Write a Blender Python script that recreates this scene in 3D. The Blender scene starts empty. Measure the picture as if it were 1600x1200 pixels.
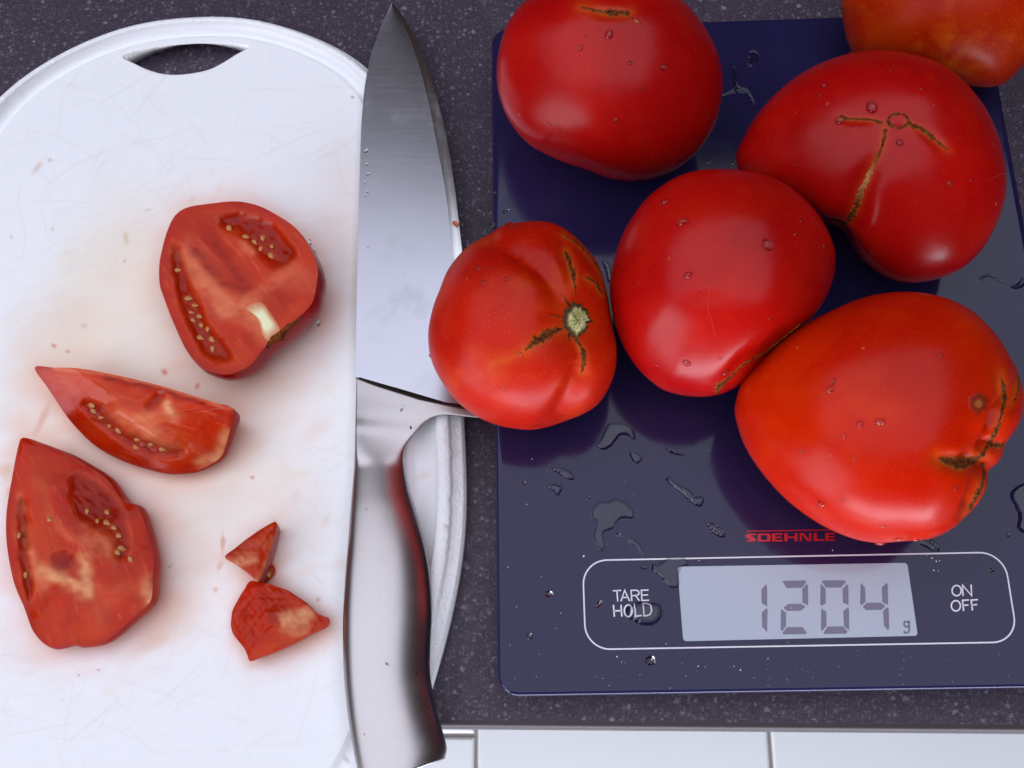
import bpy, math, random
import numpy as np
from mathutils import Vector, Matrix
from mathutils.bvhtree import BVHTree

# ------------------------------------------------------------------ camera
S = bpy.context.scene
FPX = 1680.0                                   # focal length in pixels of a 1600 px wide picture
ZT = 0.016                                     # top of the kitchen scale
_n = np.array([0.03615905, 0.31868214, 0.94717169])   # straight down, seen from the camera
ZC = 1.8509398 * 0.17 + ZT                     # camera height above the worktop
_ex = np.array([1., 0, 0]); _X = _ex - (_ex @ _n) * _n; _X /= np.linalg.norm(_X)
MC = np.array([_X, np.cross(-_n, _X), -_n])
CAM = np.array([0, 0, ZC])
cd = bpy.data.cameras.new("camera"); cam = bpy.data.objects.new("camera", cd)
S.collection.objects.link(cam); S.camera = cam
cd.sensor_width = 36; cd.lens = FPX / 1600 * 36; cd.clip_start = 0.01; cd.clip_end = 50
R3 = np.column_stack([MC[:, 0], -MC[:, 1], -MC[:, 2]])
mw = Matrix.Identity(4)
for i in range(3):
    for j in range(3): mw[i][j] = float(R3[i, j])
mw.translation = Vector(CAM); cam.matrix_world = mw
cd.dof.use_dof = True; cd.dof.focus_distance = 0.31; cd.dof.aperture_fstop = 45

# ------------------------------------------------------------------ light
w = bpy.data.worlds.new("World"); S.world = w; w.use_nodes = True
w.node_tree.nodes["Background"].inputs[0].default_value = (0.60, 0.38, 0.37, 1)
w.node_tree.nodes["Background"].inputs[1].default_value = 0.065
def area(name, loc, target, sx, sy, radiance, col):
    l = bpy.data.lights.new(name, 'AREA'); l.shape = 'RECTANGLE'; l.size = sx; l.size_y = sy
    l.energy = radiance * math.pi * sx * sy; l.color = col
    o = bpy.data.objects.new(name, l); S.collection.objects.link(o); o.location = loc
    d = Vector(target) - Vector(loc)
    o.rotation_euler = d.to_track_quat('-Z', 'Y').to_euler()
    return o
area("ceiling_light", (-0.85, -0.08, 1.7), (-0.85, -0.0801, 0), 3.9, 2.44, 1.86, (0.89, 0.93, 1.06))
area("window_light", (-1.55, -1.45, 0.0), (0.1, 0.0, -.25), 1.2, 1.8, 5.5, (0.92, 0.94, 1.04))
area("floor_fill_light", (0.3, -2.0, -0.5), (0.3, -.3, -0.9), 2.4, .8, 13.0, (0.88, 0.94, 1.08))  # unseen low fill lamp, added to brighten the floor tiles
S.view_settings.view_transform = 'Standard'; S.view_settings.look = 'None'
S.view_settings.exposure = 0.0; S.view_settings.gamma = 1
S.cycles.use_denoising = True

# ------------------------------------------------------------------ helpers
rng = np.random.default_rng(7); random.seed(7)
def W(px, py, z):
    """the point of the horizontal plane at height z seen at a pixel of the 1600x1200 picture"""
    r = MC @ np.array([(px - 800) / FPX, (py - 600) / FPX, 1.0]); k = (z - ZC) / r[2]
    return np.array([r[0] * k, r[1] * k, z])
def ray(px, py):
    r = MC @ np.array([(px - 800) / FPX, (py - 600) / FPX, 1.0]); return r / np.linalg.norm(r)
def proj(P):
    q = (np.asarray(P) - CAM) @ MC
    return np.stack([800 + FPX * q[..., 0] / q[..., 2], 600 + FPX * q[..., 1] / q[..., 2]], -1)
def zm(pts, scale, ox, oy): return [(ox + x / scale, oy + y / scale) for x, y in pts]
def spline(pts, n, closed=True):
    """Catmull-Rom through points of any dimension, n samples evenly spaced in length"""
    P = np.array(pts, float); m = len(P)
    if closed: Q = np.vstack([P[-1], P, P[0], P[1]]); segs = m
    else: Q = np.vstack([2 * P[0] - P[1], P, 2 * P[-1] - P[-2]]); segs = m - 1
    out = []
    for i in range(segs):
        a, b, c, d = Q[i], Q[i + 1], Q[i + 2], Q[i + 3]
        t = np.linspace(0, 1, 16, endpoint=False)[:, None]
        out.append(.5 * (2 * b + (c - a) * t + (2 * a - 5 * b + 4 * c - d) * t ** 2 + (3 * b - a - 3 * c + d) * t ** 3))
    out = np.vstack(out + [(P[:1] if closed else P[-1:])])
    s = np.r_[0, np.cumsum(np.linalg.norm(np.diff(out[:, :2], axis=0), axis=1))]
    u = np.linspace(0, s[-1], n + 1)[:-1] if closed else np.linspace(0, s[-1], n)
    return np.stack([np.interp(u, s, out[:, k]) for k in range(P.shape[1])], -1)
def polydist(P, poly):
    """signed distance (positive inside) of points to a closed polygon"""
    P = np.asarray(P)[:, :2]; V = np.asarray(poly, float)[:, :2]
    d = np.full(len(P), 1e9); ins = np.zeros(len(P), bool)
    for i in range(len(V)):
        a, b = V[i], V[(i + 1) % len(V)]; e = b - a
        t = np.clip(((P - a) @ e) / max(e @ e, 1e-12), 0, 1)
        d = np.minimum(d, np.linalg.norm(P - a - t[:, None] * e, axis=1))
        c = (a[1] > P[:, 1]) != (b[1] > P[:, 1])
        with np.errstate(divide='ignore', invalid='ignore'):
            xx = e[0] * (P[:, 1] - a[1]) / e[1] + a[0]
        ins ^= c & (P[:, 0] < xx)
    return np.where(ins, d, -d)
def linedist(P, line):
    """distance to an open polyline and the fraction along it"""
    P = np.asarray(P)[:, :2]; V = np.asarray(line, float)[:, :2]
    d = np.full(len(P), 1e9); f = np.zeros(len(P)); n = len(V) - 1
    for i in range(n):
        a, b = V[i], V[i + 1]; e = b - a
        t = np.clip(((P - a) @ e) / max(e @ e, 1e-12), 0, 1)
        q = np.linalg.norm(P - a - t[:, None] * e, axis=1); m = q < d
        d[m] = q[m]; f[m] = (i + t[m]) / n
    return d, f
def sm(x, a, b): t = np.clip((x - a) / (b - a), 0, 1); return t * t * (3 - 2 * t)
def fnoise(P, scale, seed):
    """cheap smooth noise of 2-D points, about -1..1"""
    r = np.random.default_rng(seed); P = np.asarray(P)[:, :2] * scale; v = 0
    for k in range(7):
        a = r.uniform(0, 6.28); q = r.uniform(.6, 1.9); v = v + np.sin((P[:, 0] * math.cos(a) + P[:, 1] * math.sin(a)) * q + r.uniform(0, 6.28) + 1.5 * np.sin(P[:, 1] * q * .7 + r.uniform(0, 6)))
    return v / 3.5
def mesh_obj(name, verts, faces, mat, parent=None, smooth=True, attrs=None, colour=None):
    me = bpy.data.meshes.new(name)
    me.from_pydata([tuple(map(float, v)) for v in verts], [], [tuple(map(int, f)) for f in faces])
    me.materials.append(mat)
    if smooth: me.polygons.foreach_set("use_smooth", [True] * len(me.polygons))
    for k, v in (attrs or {}).items():
        a = me.attributes.new(k, 'FLOAT', 'POINT'); a.data.foreach_set("value", np.asarray(v, np.float32))
    if colour is not None:
        a = me.attributes.new("paint", 'FLOAT_COLOR', 'POINT')
        a.data.foreach_set("color", np.c_[colour, np.ones(len(colour))].astype(np.float32).ravel())
    me.update()
    o = bpy.data.objects.new(name, me); S.collection.objects.link(o)
    if parent is not None: o.parent = parent; o.matrix_parent_inverse = Matrix.Translation(-parent.location)
    return o
def tag(o, label=None, cat=None, group=None, kind=None):
    if label: o["label"] = label
    if cat: o["category"] = cat
    if group: o["group"] = group
    if kind: o["kind"] = kind
    return o
def thing(name, loc, label, cat, group=None):
    o = bpy.data.objects.new(name, None); o.empty_display_size = .01; S.collection.objects.link(o)
    o.location = tuple(float(v) for v in loc); return tag(o, label, cat, group)
def grid_faces(nr, nc, closed, off=0, flip=False):
    F = []
    for i in range(nr - 1):
        for j in range(nc if closed else nc - 1):
            a, b = i * nc + j, i * nc + (j + 1) % nc
            f = (a, b, b + nc, a + nc)
            F.append(tuple(off + q for q in (f[::-1] if flip else f)))
    return F

# ------------------------------------------------------------------ materials
class Mat:
    def __init__(s, name, **kw):
        s.m = bpy.data.materials.new(name); s.m.use_nodes = True; s.t = s.m.node_tree
        s.b = s.t.nodes["Principled BSDF"]; s.set(**kw)
    def set(s, **kw):
        for k, v in kw.items():
            i = s.b.inputs[k.replace('_', ' ')]
            if hasattr(v, 'is_output') or isinstance(v, bpy.types.NodeSocket): s.t.links.new(v, i)
            else: i.default_value = (*v, 1) if isinstance(v, tuple) and len(v) == 3 and i.type == 'RGBA' else v
        return s
    def n(s, t, ins=None, **props):
        nd = s.t.nodes.new(t)
        for k, v in props.items(): setattr(nd, k, v)
        for k, v in (ins or {}).items():
            i = nd.inputs[k]
            if isinstance(v, bpy.types.NodeSocket): s.t.links.new(v, i)
            else: i.default_value = (*v, 1) if isinstance(v, tuple) and len(v) == 3 and i.type == 'RGBA' else v
        return nd
    def co(s, scale=(1, 1, 1)):
        c = s.n("ShaderNodeTexCoord").outputs["Object"]
        return s.n("ShaderNodeMapping", {0: c, "Scale": scale}).outputs[0]
    def noise(s, scale, detail=3, rough=.55, co=None, dist=0.0):
        return s.n("ShaderNodeTexNoise", {"Vector": co or s.co(), "Scale": scale, "Detail": detail, "Roughness": rough, "Distortion": dist}).outputs[0]
    def ramp(s, v, a, b, lo=0., hi=1.):
        return s.n("ShaderNodeMapRange", {0: v, 1: a, 2: b, 3: lo, 4: hi}, interpolation_type='SMOOTHSTEP').outputs[0]
    def mix(s, f, a, b, mode='MIX'):
        nd = s.n("ShaderNodeMix", data_type='RGBA', blend_type=mode)
        for i, v in ((0, f), (6, a), (7, b)):
            if isinstance(v, bpy.types.NodeSocket): s.t.links.new(v, nd.inputs[i])
            else: nd.inputs[i].default_value = (*v, 1) if isinstance(v, tuple) else v
        return nd.outputs[2]
    def math(s, op, a, b=0.):
        return s.n("ShaderNodeMath", {0: a, 1: b}, operation=op).outputs[0]
    def attr(s, name, out="Fac"): return s.n("ShaderNodeAttribute", attribute_name=name).outputs[out]
    def bump(s, h, strength, dist=.001):
        s.t.links.new(s.n("ShaderNodeBump", {"Height": h, "Strength": strength, "Distance": dist}).outputs[0], s.b.inputs["Normal"]); return s

def plain(name, col, rough=.5, **kw): return Mat(name, Base_Color=col, Roughness=rough, **kw).m

def worktop_mat():
    m = Mat("speckled_worktop")
    wn = m.n("ShaderNodeTexNoise", {"Vector": m.co(), "Scale": 700.0, "Detail": 2.0}).outputs["Color"]
    off = m.n("ShaderNodeVectorMath", {0: wn, 1: (.5, .5, .5)}, operation='SUBTRACT').outputs[0]
    off = m.n("ShaderNodeVectorMath", {0: off, "Scale": .0016}, operation='SCALE').outputs[0]
    c = m.n("ShaderNodeVectorMath", {0: m.co(), 1: off}, operation='ADD').outputs[0]
    def flecks(sc, lo, hi, keep):
        v = m.n("ShaderNodeTexVoronoi", {"Vector": c, "Scale": sc, "Randomness": 1.0})
        r = m.n("ShaderNodeSeparateColor", {0: v.outputs["Color"]}).outputs
        return m.math('MULTIPLY', m.ramp(v.outputs["Distance"], hi, lo), m.math('MULTIPLY', m.ramp(r[0], keep, keep + .02), m.ramp(r[1], 0, 1, .25, 1)))
    base = m.mix(m.noise(420, 5, .75), (.020, .012, .025), (.060, .041, .068))
    base = m.mix(m.ramp(m.noise(1700, 2), .50, .72, 0, .55), base, (.13, .108, .14))
    col = m.mix(m.math('MULTIPLY', flecks(950., .20, .48, .45), .45), base, (.22, .19, .24))
    col = m.mix(m.math('MULTIPLY', flecks(520., .14, .42, .55), .58), col, (.26, .23, .28))
    col = m.mix(m.math('MULTIPLY', flecks(270., .10, .32, .66), .6), col, (.30, .27, .33))
    m.set(Base_Color=col, Roughness=m.ramp(m.noise(300), .3, .7, .38, .55), Specular_IOR_Level=.28)
    return m.bump(m.noise(700, 3), .25, .0004).m
M_TOP = worktop_mat()
def edge_mat():
    m = Mat("worktop_edge")
    m.set(Base_Color=m.mix(m.noise(300), (.018, .010, .013), (.034, .019, .024)), Roughness=.5); return m.m
M_EDGE = edge_mat()
def tile_mat():
    m = Mat("white_floor_tile")
    m.set(Base_Color=m.mix(m.noise(14, 4), (.90, .92, .95), (.95, .96, .97)), Roughness=.3); return m.m
M_TILE = tile_mat()
M_GROUT = Mat("grout"); M_GROUT.set(Base_Color=M_GROUT.mix(M_GROUT.noise(60), (.30, .27, .26), (.42, .37, .34)), Roughness=.9); M_GROUT = M_GROUT.m
def skin_mat(name, red, mid, orange, mott, rough=.24, spec=.30):
    m = Mat(name)
    lo = m.noise(30, 3, .55, dist=.4)
    col = m.mix(m.ramp(lo, .38, .68), red, mid)
    col = m.mix(m.math('MULTIPLY', m.ramp(m.noise(55, 4, .6), .48, .75), mott), col, orange)
    vd = m.n("ShaderNodeTexVoronoi", {"Vector": m.co(), "Scale": 150.0})
    keep = m.n("ShaderNodeSeparateColor", {0: vd.outputs["Color"]}).outputs[0]
    col = m.mix(m.math('MULTIPLY', m.ramp(vd.outputs["Distance"], .10, .03), m.ramp(keep, .55, .9, 0, .5)), col, (.62, .16, .05))
    sp = m.ramp(m.noise(1500, 1), .58, .74, 0, .38)
    col = m.mix(sp, col, orange)
    col = m.mix(m.math('MULTIPLY', m.attr("halo"), .85), col, (.52, .085, .008))
    m.set(Base_Color=col, Roughness=m.ramp(m.noise(45, 3), .3, .7, rough - .04, rough + .07),
          Subsurface_Weight=.05, Subsurface_Radius=(1.0, .1, .04), Subsurface_Scale=.003, Specular_IOR_Level=spec)
    return m.bump(m.noise(90, 3), .10, .0012).m
M_SKIN_RED = skin_mat("tomato_skin_red", (.33, .0016, .0020), (.40, .0036, .0022), (.46, .020, .0015), .22, .25, .19)
M_SKIN_WARM = skin_mat("tomato_skin_warm", (.39, .0044, .0002), (.46, .011, .0003), (.56, .055, .002), .55, .37, .16)
M_SKIN_EVEN = skin_mat("tomato_skin_even", (.43, .0075, .0002), (.50, .0145, .0003), (.56, .036, .001), .4, .25, .15)
M_SKIN_ORANGE = skin_mat("tomato_skin_orange", (.34, .008, .0004), (.42, .028, .0008), (.54, .095, .004), .9, .33, .15)
def scar_mat():
    m = Mat("corky_scar")
    t = m.attr("across")
    n = m.noise(900, 4, .7)
    a = m.mix(m.ramp(n, .35, .7), (.045, .012, .004), (.20, .058, .011))
    b = m.mix(m.ramp(n, .35, .7), (.24, .030, .003), (.38, .095, .012))
    col = m.mix(m.ramp(t, .35, .95), a, b)
    col = m.mix(m.attr("pale"), col, (.52, .24, .10))
    m.set(Base_Color=col, Roughness=.75, Specular_IOR_Level=.08); return m.bump(n, .8, .0006).m
M_SCAR = scar_mat()
def stem_mat():
    m = Mat("stem_scar_green"); n = m.noise(500, 4, .6); t = m.attr("across")
    col = m.mix(m.ramp(n, .35, .68), (.26, .28, .07), (.66, .58, .30))
    col = m.mix(m.ramp(t, .62, .85), col, (.07, .035, .016))
    m.set(Base_Color=col, Roughness=.65, Specular_IOR_Level=.1); return m.bump(n, .7, .0008).m
M_STEM = stem_mat()
def spot_mat():
    m = Mat("skin_blemish"); t = m.math('ADD', m.attr("across"), m.math('MULTIPLY', m.math('SUBTRACT', m.noise(300, 3), .5), .5))
    col = m.mix(m.ramp(t, .2, .5), (.34, .085, .012), (.20, .016, .003)); col = m.mix(m.ramp(t, .7, .98), col, (.44, .009, .001))
    m.set(Base_Color=col, Roughness=.32); return m.m
M_SPOT = spot_mat()
def flesh_mat():
    m = Mat("cut_tomato_flesh")
    p = m.attr("paint", "Color")
    n = m.noise(420, 4, .65, co=m.co((1, .35, 1)))
    col = m.mix(m.ramp(n, .3, .75, 0, .16), p, (.48, .022, .002))
    col = m.mix(m.ramp(m.noise(140, 3), .45, .75, 0, .18), col, (.26, .006, .001))
    m.set(Base_Color=col, Roughness=m.ramp(m.noise(250), .3, .7, .16, .30), Subsurface_Weight=.12, Subsurface_Radius=(1., .2, .08), Subsurface_Scale=.002, Specular_IOR_Level=.16)
    return m.bump(m.noise(260, 3, .5), .10, .0005).m
M_FLESH = flesh_mat()
M_SEED = Mat("tomato_seed"); M_SEED.set(Base_Color=M_SEED.mix(M_SEED.noise(900), (.38, .11, .018), (.58, .25, .065)), Roughness=.25, Subsurface_Weight=.2, Subsurface_Radius=(1., .5, .2), Subsurface_Scale=.001); M_SEED = M_SEED.m
M_GEL = Mat("seed_gel", Base_Color=(.50, .05, .012), Roughness=.08, Subsurface_Weight=.5, Subsurface_Radius=(1., .3, .1), Subsurface_Scale=.003).m
M_CORE = Mat("pale_core"); M_CORE.set(Base_Color=M_CORE.mix(M_CORE.ramp(M_CORE.math("ADD", M_CORE.attr("across"), M_CORE.math("MULTIPLY", M_CORE.math("SUBTRACT", M_CORE.noise(400, 3), .5), .35)), .02, .72), (.58, .18, .06), M_CORE.mix(M_CORE.noise(350, 3), (.72, .70, .34), (.88, .84, .60))), Roughness=.4, Subsurface_Weight=.3, Subsurface_Radius=(1., .8, .4), Subsurface_Scale=.002); M_CORE = M_CORE.m
def board_mat():
    m = Mat("white_plastic_board")
    p = m.attr("paint", "Color")
    col = m.mix(m.ramp(m.noise(45, 4), .5, .8, 0, .14), p, (.74, .70, .62))
    col = m.mix(m.ramp(m.noise(170, 4, .7), .58, .8, 0, .12), col, (.62, .60, .58))
    rough = m.attr("ridge")
    m.set(Base_Color=col, Roughness=.42, Subsurface_Weight=.1, Subsurface_Radius=(1., 1., 1.), Subsurface_Scale=.002)
    h = m.math('MULTIPLY', m.noise(420, 4, .7), rough)
    return m.bump(h, .55, .0014).m
M_BOARD = board_mat()
def steel(name, rough, stretch, col, bumpy=.12, specks=0.):
    m = Mat(name)
    b = m.noise(700, 4, .7, co=m.co(stretch)); sm_ = m.noise(70, 4, .6)
    c = m.mix(m.ramp(b, .3, .7), col, tuple(min(1, x * 1.03) for x in col))
    c = m.mix(m.ramp(m.noise(9, 3, .6), .35, .7, 0, .22), c, tuple(x * .72 for x in col))
    if specks: c = m.mix(m.ramp(m.noise(430, 2, .5), .735, .76, 0, specks), c, (.04, .03, .03))
    m.set(Base_Color=c, Metallic=1.0, Roughness=m.math('ADD', m.ramp(b, .3, .7, rough - .008, rough + .008), m.ramp(sm_, .5, .8, 0, .08)))
    return m.bump(b, bumpy, .0002).m
M_BLADE = steel("brushed_blade_steel", .24, (.06, 1, 1), (.41, .41, .46), .006)
M_EDGE_ST = steel("ground_edge_steel", .16, (1, .05, 1), (.66, .65, .68))
M_HANDLE = steel("satin_handle_steel", .30, (1, 1, 1), (.42, .39, .395), .008, .7)
def glass_mat():
    m = Mat("blue_black_glass")
    m.set(Base_Color=m.mix(m.noise(25, 3), (.0125, .0105, .050), (.0165, .0135, .059)), Roughness=m.ramp(m.noise(60, 4), .4, .75, .085, .15), IOR=1.37, Specular_IOR_Level=.5)
    return m.m
M_GLASS = glass_mat()
M_BASE = plain("dark_plastic", (.012, .011, .018), .45)
M_PRINT = plain("white_print", (.72, .72, .80), .35)
M_REDPRINT = plain("red_print", (.50, .006, .010), .3)
M_LCD = Mat("grey_lcd"); M_LCD.set(Base_Color=M_LCD.mix(M_LCD.noise(40), (.36, .42, .52), (.40, .45, .54)), Roughness=.10); M_LCD = M_LCD.m
M_SEG = plain("lcd_segment", (.135, .125, .205), .12)
M_WATER = Mat("clear_water", Base_Color=(.97, .98, 1.), Roughness=0.0, IOR=1.333, Transmission_Weight=1.0).m
M_FILM = Mat("water_film", Base_Color=(.97, .98, 1.), Roughness=0.0, IOR=1.29, Transmission_Weight=1.0).m
M_DUST = plain("pale_dust", (.8, .8, .85), .8)
M_STAIN = Mat("tomato_juice", Base_Color=(.62, .16, .08), Roughness=.2, Subsurface_Weight=.3, Subsurface_Scale=.002).m

# ------------------------------------------------------------------ floor and worktop
ZF = -0.9
floor = mesh_obj("floor", [(-3, -3, ZF), (3, -3, ZF), (3, 3, ZF), (-3, 3, ZF)], [(0, 1, 2, 3)], M_GROUT); tag(floor, kind="structure")
g0 = W(744, 1172, ZF)[0]; g1 = W(1203, 1172, ZF)[0]; TW = g1 - g0; GW = .0022
yj = W(715, 1149, ZF)[1]                       # cross joint of the left column
tile_me = None
def tile(x0, x1, y0, y1):
    b = .0025; z = ZF + .003; o = [(x0 + GW, y0 + GW), (x1 - GW, y0 + GW), (x1 - GW, y1 - GW), (x0 + GW, y1 - GW)]
    i = [(x0 + GW + b, y0 + GW + b), (x1 - GW - b, y0 + GW + b), (x1 - GW - b, y1 - GW - b), (x0 + GW + b, y1 - GW - b)]
    V = [(*p, ZF - .001) for p in o] + [(*p, z - .0012) for p in o] + [(*p, z) for p in i]
    F = [(8, 9, 10, 11)] + [(k, (k + 1) % 4, 4 + (k + 1) % 4, 4 + k) for k in range(4)] + [(4 + k, 4 + (k + 1) % 4, 8 + (k + 1) % 4, 8 + k) for k in range(4)]
    mesh_obj("tile", V, F, M_TILE, floor, smooth=False)
for c in range(-2, 3):
    base = yj if c < 0 else yj + TW * .55
    for r in range(-2, 2): tile(g0 + c * TW, g0 + (c + 1) * TW, base + (r - 0) * TW - (TW if c >= 0 else 0) + (0 if c >= 0 else 0), base + (r + 1) * TW - (TW if c >= 0 else 0))

eA, eB = W(690, 1137, 0)[:2], W(1600, 1144.5, 0)[:2]
ed = (eB - eA) / np.linalg.norm(eB - eA); en = np.array([-ed[1], ed[0]])
def cpt(u, v, z): q = eA + ed * u + en * v; return (q[0], q[1], z)
prof = [(.65, -.04), (.004, -.04), (.0008, -.0385), (0, -.036), (0, -.0020), (.0004, -.0008), (.0012, -.0002), (.0022, 0)]
us = np.linspace(-1.3, 1.3, 2)
V = [cpt(u, v, z) for v, z in prof for u in us]
worktop = thing("worktop", cpt(0, .3, 0), "dark purple grey worktop with pale stone flecks under the board and scale", "worktop")
mesh_obj("edge_strip", V, grid_faces(len(prof), 2, False), M_EDGE, worktop)
mesh_obj("worktop_surface", [cpt(-1.3, .0022, 0), cpt(1.3, .0022, 0), cpt(1.3, .65, 0), cpt(-1.3, .65, 0)], [(0, 1, 2, 3)], M_TOP, worktop)

# ------------------------------------------------------------------ cutting board
BC = np.array([-.12475518, .09643837]); BA, BB, BTH, BN = .09888158, .15499717, .00285347, 2.3976033
ZB = .0072
edge_px = [(0, 150), (70, 101), (140, 65), (210, 40), (280, 29), (329, 25.5), (385, 28), (455, 44), (507, 65), (560, 92), (722, 650), (727, 700), (729, 760), (727, 850), (712, 930), (690, 1020), (676, 1065)]
bc_, bs_ = math.cos(BTH), math.sin(BTH)
EP = np.array([W(x, y, .006)[:2] for x, y in edge_px]) - BC
EL = np.c_[EP[:, 0] * bc_ + EP[:, 1] * bs_, -EP[:, 0] * bs_ + EP[:, 1] * bc_]
ER = (np.abs(EL[:, 0] / BA) ** BN + np.abs(EL[:, 1] / BB) ** BN) ** (1 / BN)
EA_ = np.arctan2(EL[:, 1] / BB, EL[:, 0] / BA); oo = np.argsort(EA_)
NA = 840
ang = np.linspace(-math.pi, math.pi, NA, endpoint=False)
corr = np.interp(ang, np.r_[EA_[oo][-1] - 2 * math.pi, EA_[oo], EA_[oo][0] + 2 * math.pi], np.r_[ER[oo][-1], ER[oo], ER[oo][0]])
ker = np.exp(-np.linspace(-2, 2, 57) ** 2); ker /= ker.sum()
corr = np.convolve(np.r_[corr[-28:], corr, corr[:28]], ker, 'valid')
ca, sa = np.cos(ang), np.sin(ang); rr = corr / (np.abs(ca) ** BN + np.abs(sa) ** BN) ** (1 / BN)
OUT = np.c_[BA * rr * ca, BB * rr * sa]
tng = np.roll(OUT, -1, 0) - np.roll(OUT, 1, 0); NRM = np.c_[-tng[:, 1], tng[:, 0]]; NRM /= np.linalg.norm(NRM, axis=1)[:, None]   # inward
ringw = .0092 + .0085 * (1 - sm(OUT[:, 1] / BB, .35, .95))
bprof = [(.03, .0006), (0, .0016), (0, .0048), (.02, .0056), (.06, .0060), (.20, .0061), (.235, .0066), (.25, .0088), (.29, .0094), (.38, .0095), (.47, .0093), (.51, .0083), (.60, .0066), (.74, .0053), (.86, .0050), (.94, .0056), (.985, .0070), (1.02, ZB)]
verts = []; ridge = []
jit = np.random.default_rng(3).normal(size=(NA, 2)) * .00012
for s, z in bprof:
    q = OUT + NRM * (ringw * s)[:, None]
    rg = 1.0 if .24 <= s <= .48 or .05 < s < .22 else .12
    if .22 < s < .27: q = q + jit
    verts.append(np.c_[q, np.full(NA, z)]); ridge += [rg] * NA
last = OUT + NRM * (ringw * 1.02)[:, None]
NI = 240
for k in range(1, NI):
    f = 1 - (k / NI) ; verts.append(np.c_[last * f, np.full(NA, ZB)]); ridge += [.10] * NA
verts = np.vstack(verts + [np.array([[0, 0, ZB]])]); ridge.append(.10)
nrow = len(bprof) + NI - 1
F = grid_faces(nrow, NA, True, flip=False) + [((nrow - 1) * NA + j, (nrow - 1) * NA + (j + 1) % NA, nrow * NA) for j in range(NA)]
nb = len(verts); verts = np.vstack([verts, np.c_[OUT + NRM * .0012, np.full(NA, .0006)], [[0, 0, .0006]]])
ridge += [.1] * (NA + 1)
F += [(nb + (j + 1) % NA, nb + j, nb + NA) for j in range(NA)]
F += [(nb + j, nb + (j + 1) % NA, (j + 1) % NA, j) for j in range(NA)]
bw = np.c_[BC[0] + verts[:, 0] * bc_ - verts[:, 1] * bs_, BC[1] + verts[:, 0] * bs_ + verts[:, 1] * bc_, verts[:, 2]]
PP = proj(bw)
paint = np.tile(np.array([.87, .88, .91]), (len(bw), 1))
def stain(cx, cy, rx, ry, rot, col, amt, soft=1.0, seed=0):
    global paint
    c, s = math.cos(rot), math.sin(rot); d = PP - [cx, cy]
    u = (d[:, 0] * c + d[:, 1] * s) / rx; v = (-d[:, 0] * s + d[:, 1] * c) / ry
    amt = min(1, amt * (1.9 if rx > 40 else 1.25)); r = np.sqrt(u * u + v * v) * (1 + .28 * fnoise(PP, 2.5 / max(rx, ry), seed + 11))
    a = (amt * (1 - sm(r, 1 - soft, 1)))[:, None]; paint = paint * (1 - a) + np.array(col) * a
PINK = (.78, .49, .37); TAN = (.80, .67, .48)
for i, s_ in enumerate([(150, 560, 190, 230, .3, TAN, .38), (330, 640, 150, 130, .5, PINK, .30), (110, 520, 90, 130, .4, PINK, .22), (280, 800, 140, 150, 0, PINK, .22), (250, 960, 90, 110, .6, PINK, .38), (430, 800, 110, 120, 0, PINK, .20),
    (190, 400, 110, 120, 0, TAN, .22), (540, 330, 60, 200, 0, PINK, .14), (460, 980, 100, 80, 0, PINK, .35), (110, 620, 60, 60, 0, PINK, .3), (300, 600, 110, 40, .25, PINK, .3), (420, 600, 100, 60, -.3, PINK, .35), (505, 500, 40, 80, .2, PINK, .4), (370, 720, 50, 70, .4, PINK, .3)]):
    stain(*s_, soft=1.0, seed=i)  # soft blotches: juice stain with the pieces' bounced red glow painted in
for i in range(90):
    x_, y_ = rng.normal(280, 170), rng.normal(700, 190); r_ = rng.uniform(5, 30)
    stain(x_, y_, min(39, r_ * rng.uniform(1, 2.2)), r_ * rng.uniform(.4, 1), rng.normal(-.3, .7), [PINK, TAN, (.74, .50, .36)][i % 3], rng.uniform(.10, .34), soft=.9, seed=200 + i)
SP = (.66, .22, .13)
def scratch(x0, y0, x1, y1, amt, wd=1.5):
    """a shallow knife cut gone grey"""
    global paint
    bend = rng.normal() * 6; line = [(x0, y0), ((x0 + x1) / 2 + bend, (y0 + y1) / 2 + bend * .6), (x1, y1)]
    m_ = (PP[:, 0] > min(x0, x1) - 12) & (PP[:, 0] < max(x0, x1) + 12) & (PP[:, 1] > min(y0, y1) - 12) & (PP[:, 1] < max(y0, y1) + 12)
    d, f = linedist(PP[m_], line); a = (amt * np.exp(-(d / wd) ** 2) * sm(f, 0, .2) * sm(1 - f, 0, .2))[:, None]
    paint[m_] = paint[m_] * (1 - a) + np.array([.55, .52, .52]) * a
for _ in range(560):
    x0, y0 = rng.uniform(-20, 560), rng.uniform(120, 1190); a_ = rng.normal(-.25, .55) if rng.random() < .7 else rng.uniform(0, 3.1); L_ = rng.uniform(25, 150)
    scratch(x0, y0, x0 + L_ * math.cos(a_), y0 + L_ * math.sin(a_), rng.uniform(.05, .20), rng.uniform(.8, 1.4))
stain(300, 620, 330, 480, .1, (.92, .83, .72), .42, soft=1.0, seed=77)
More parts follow.
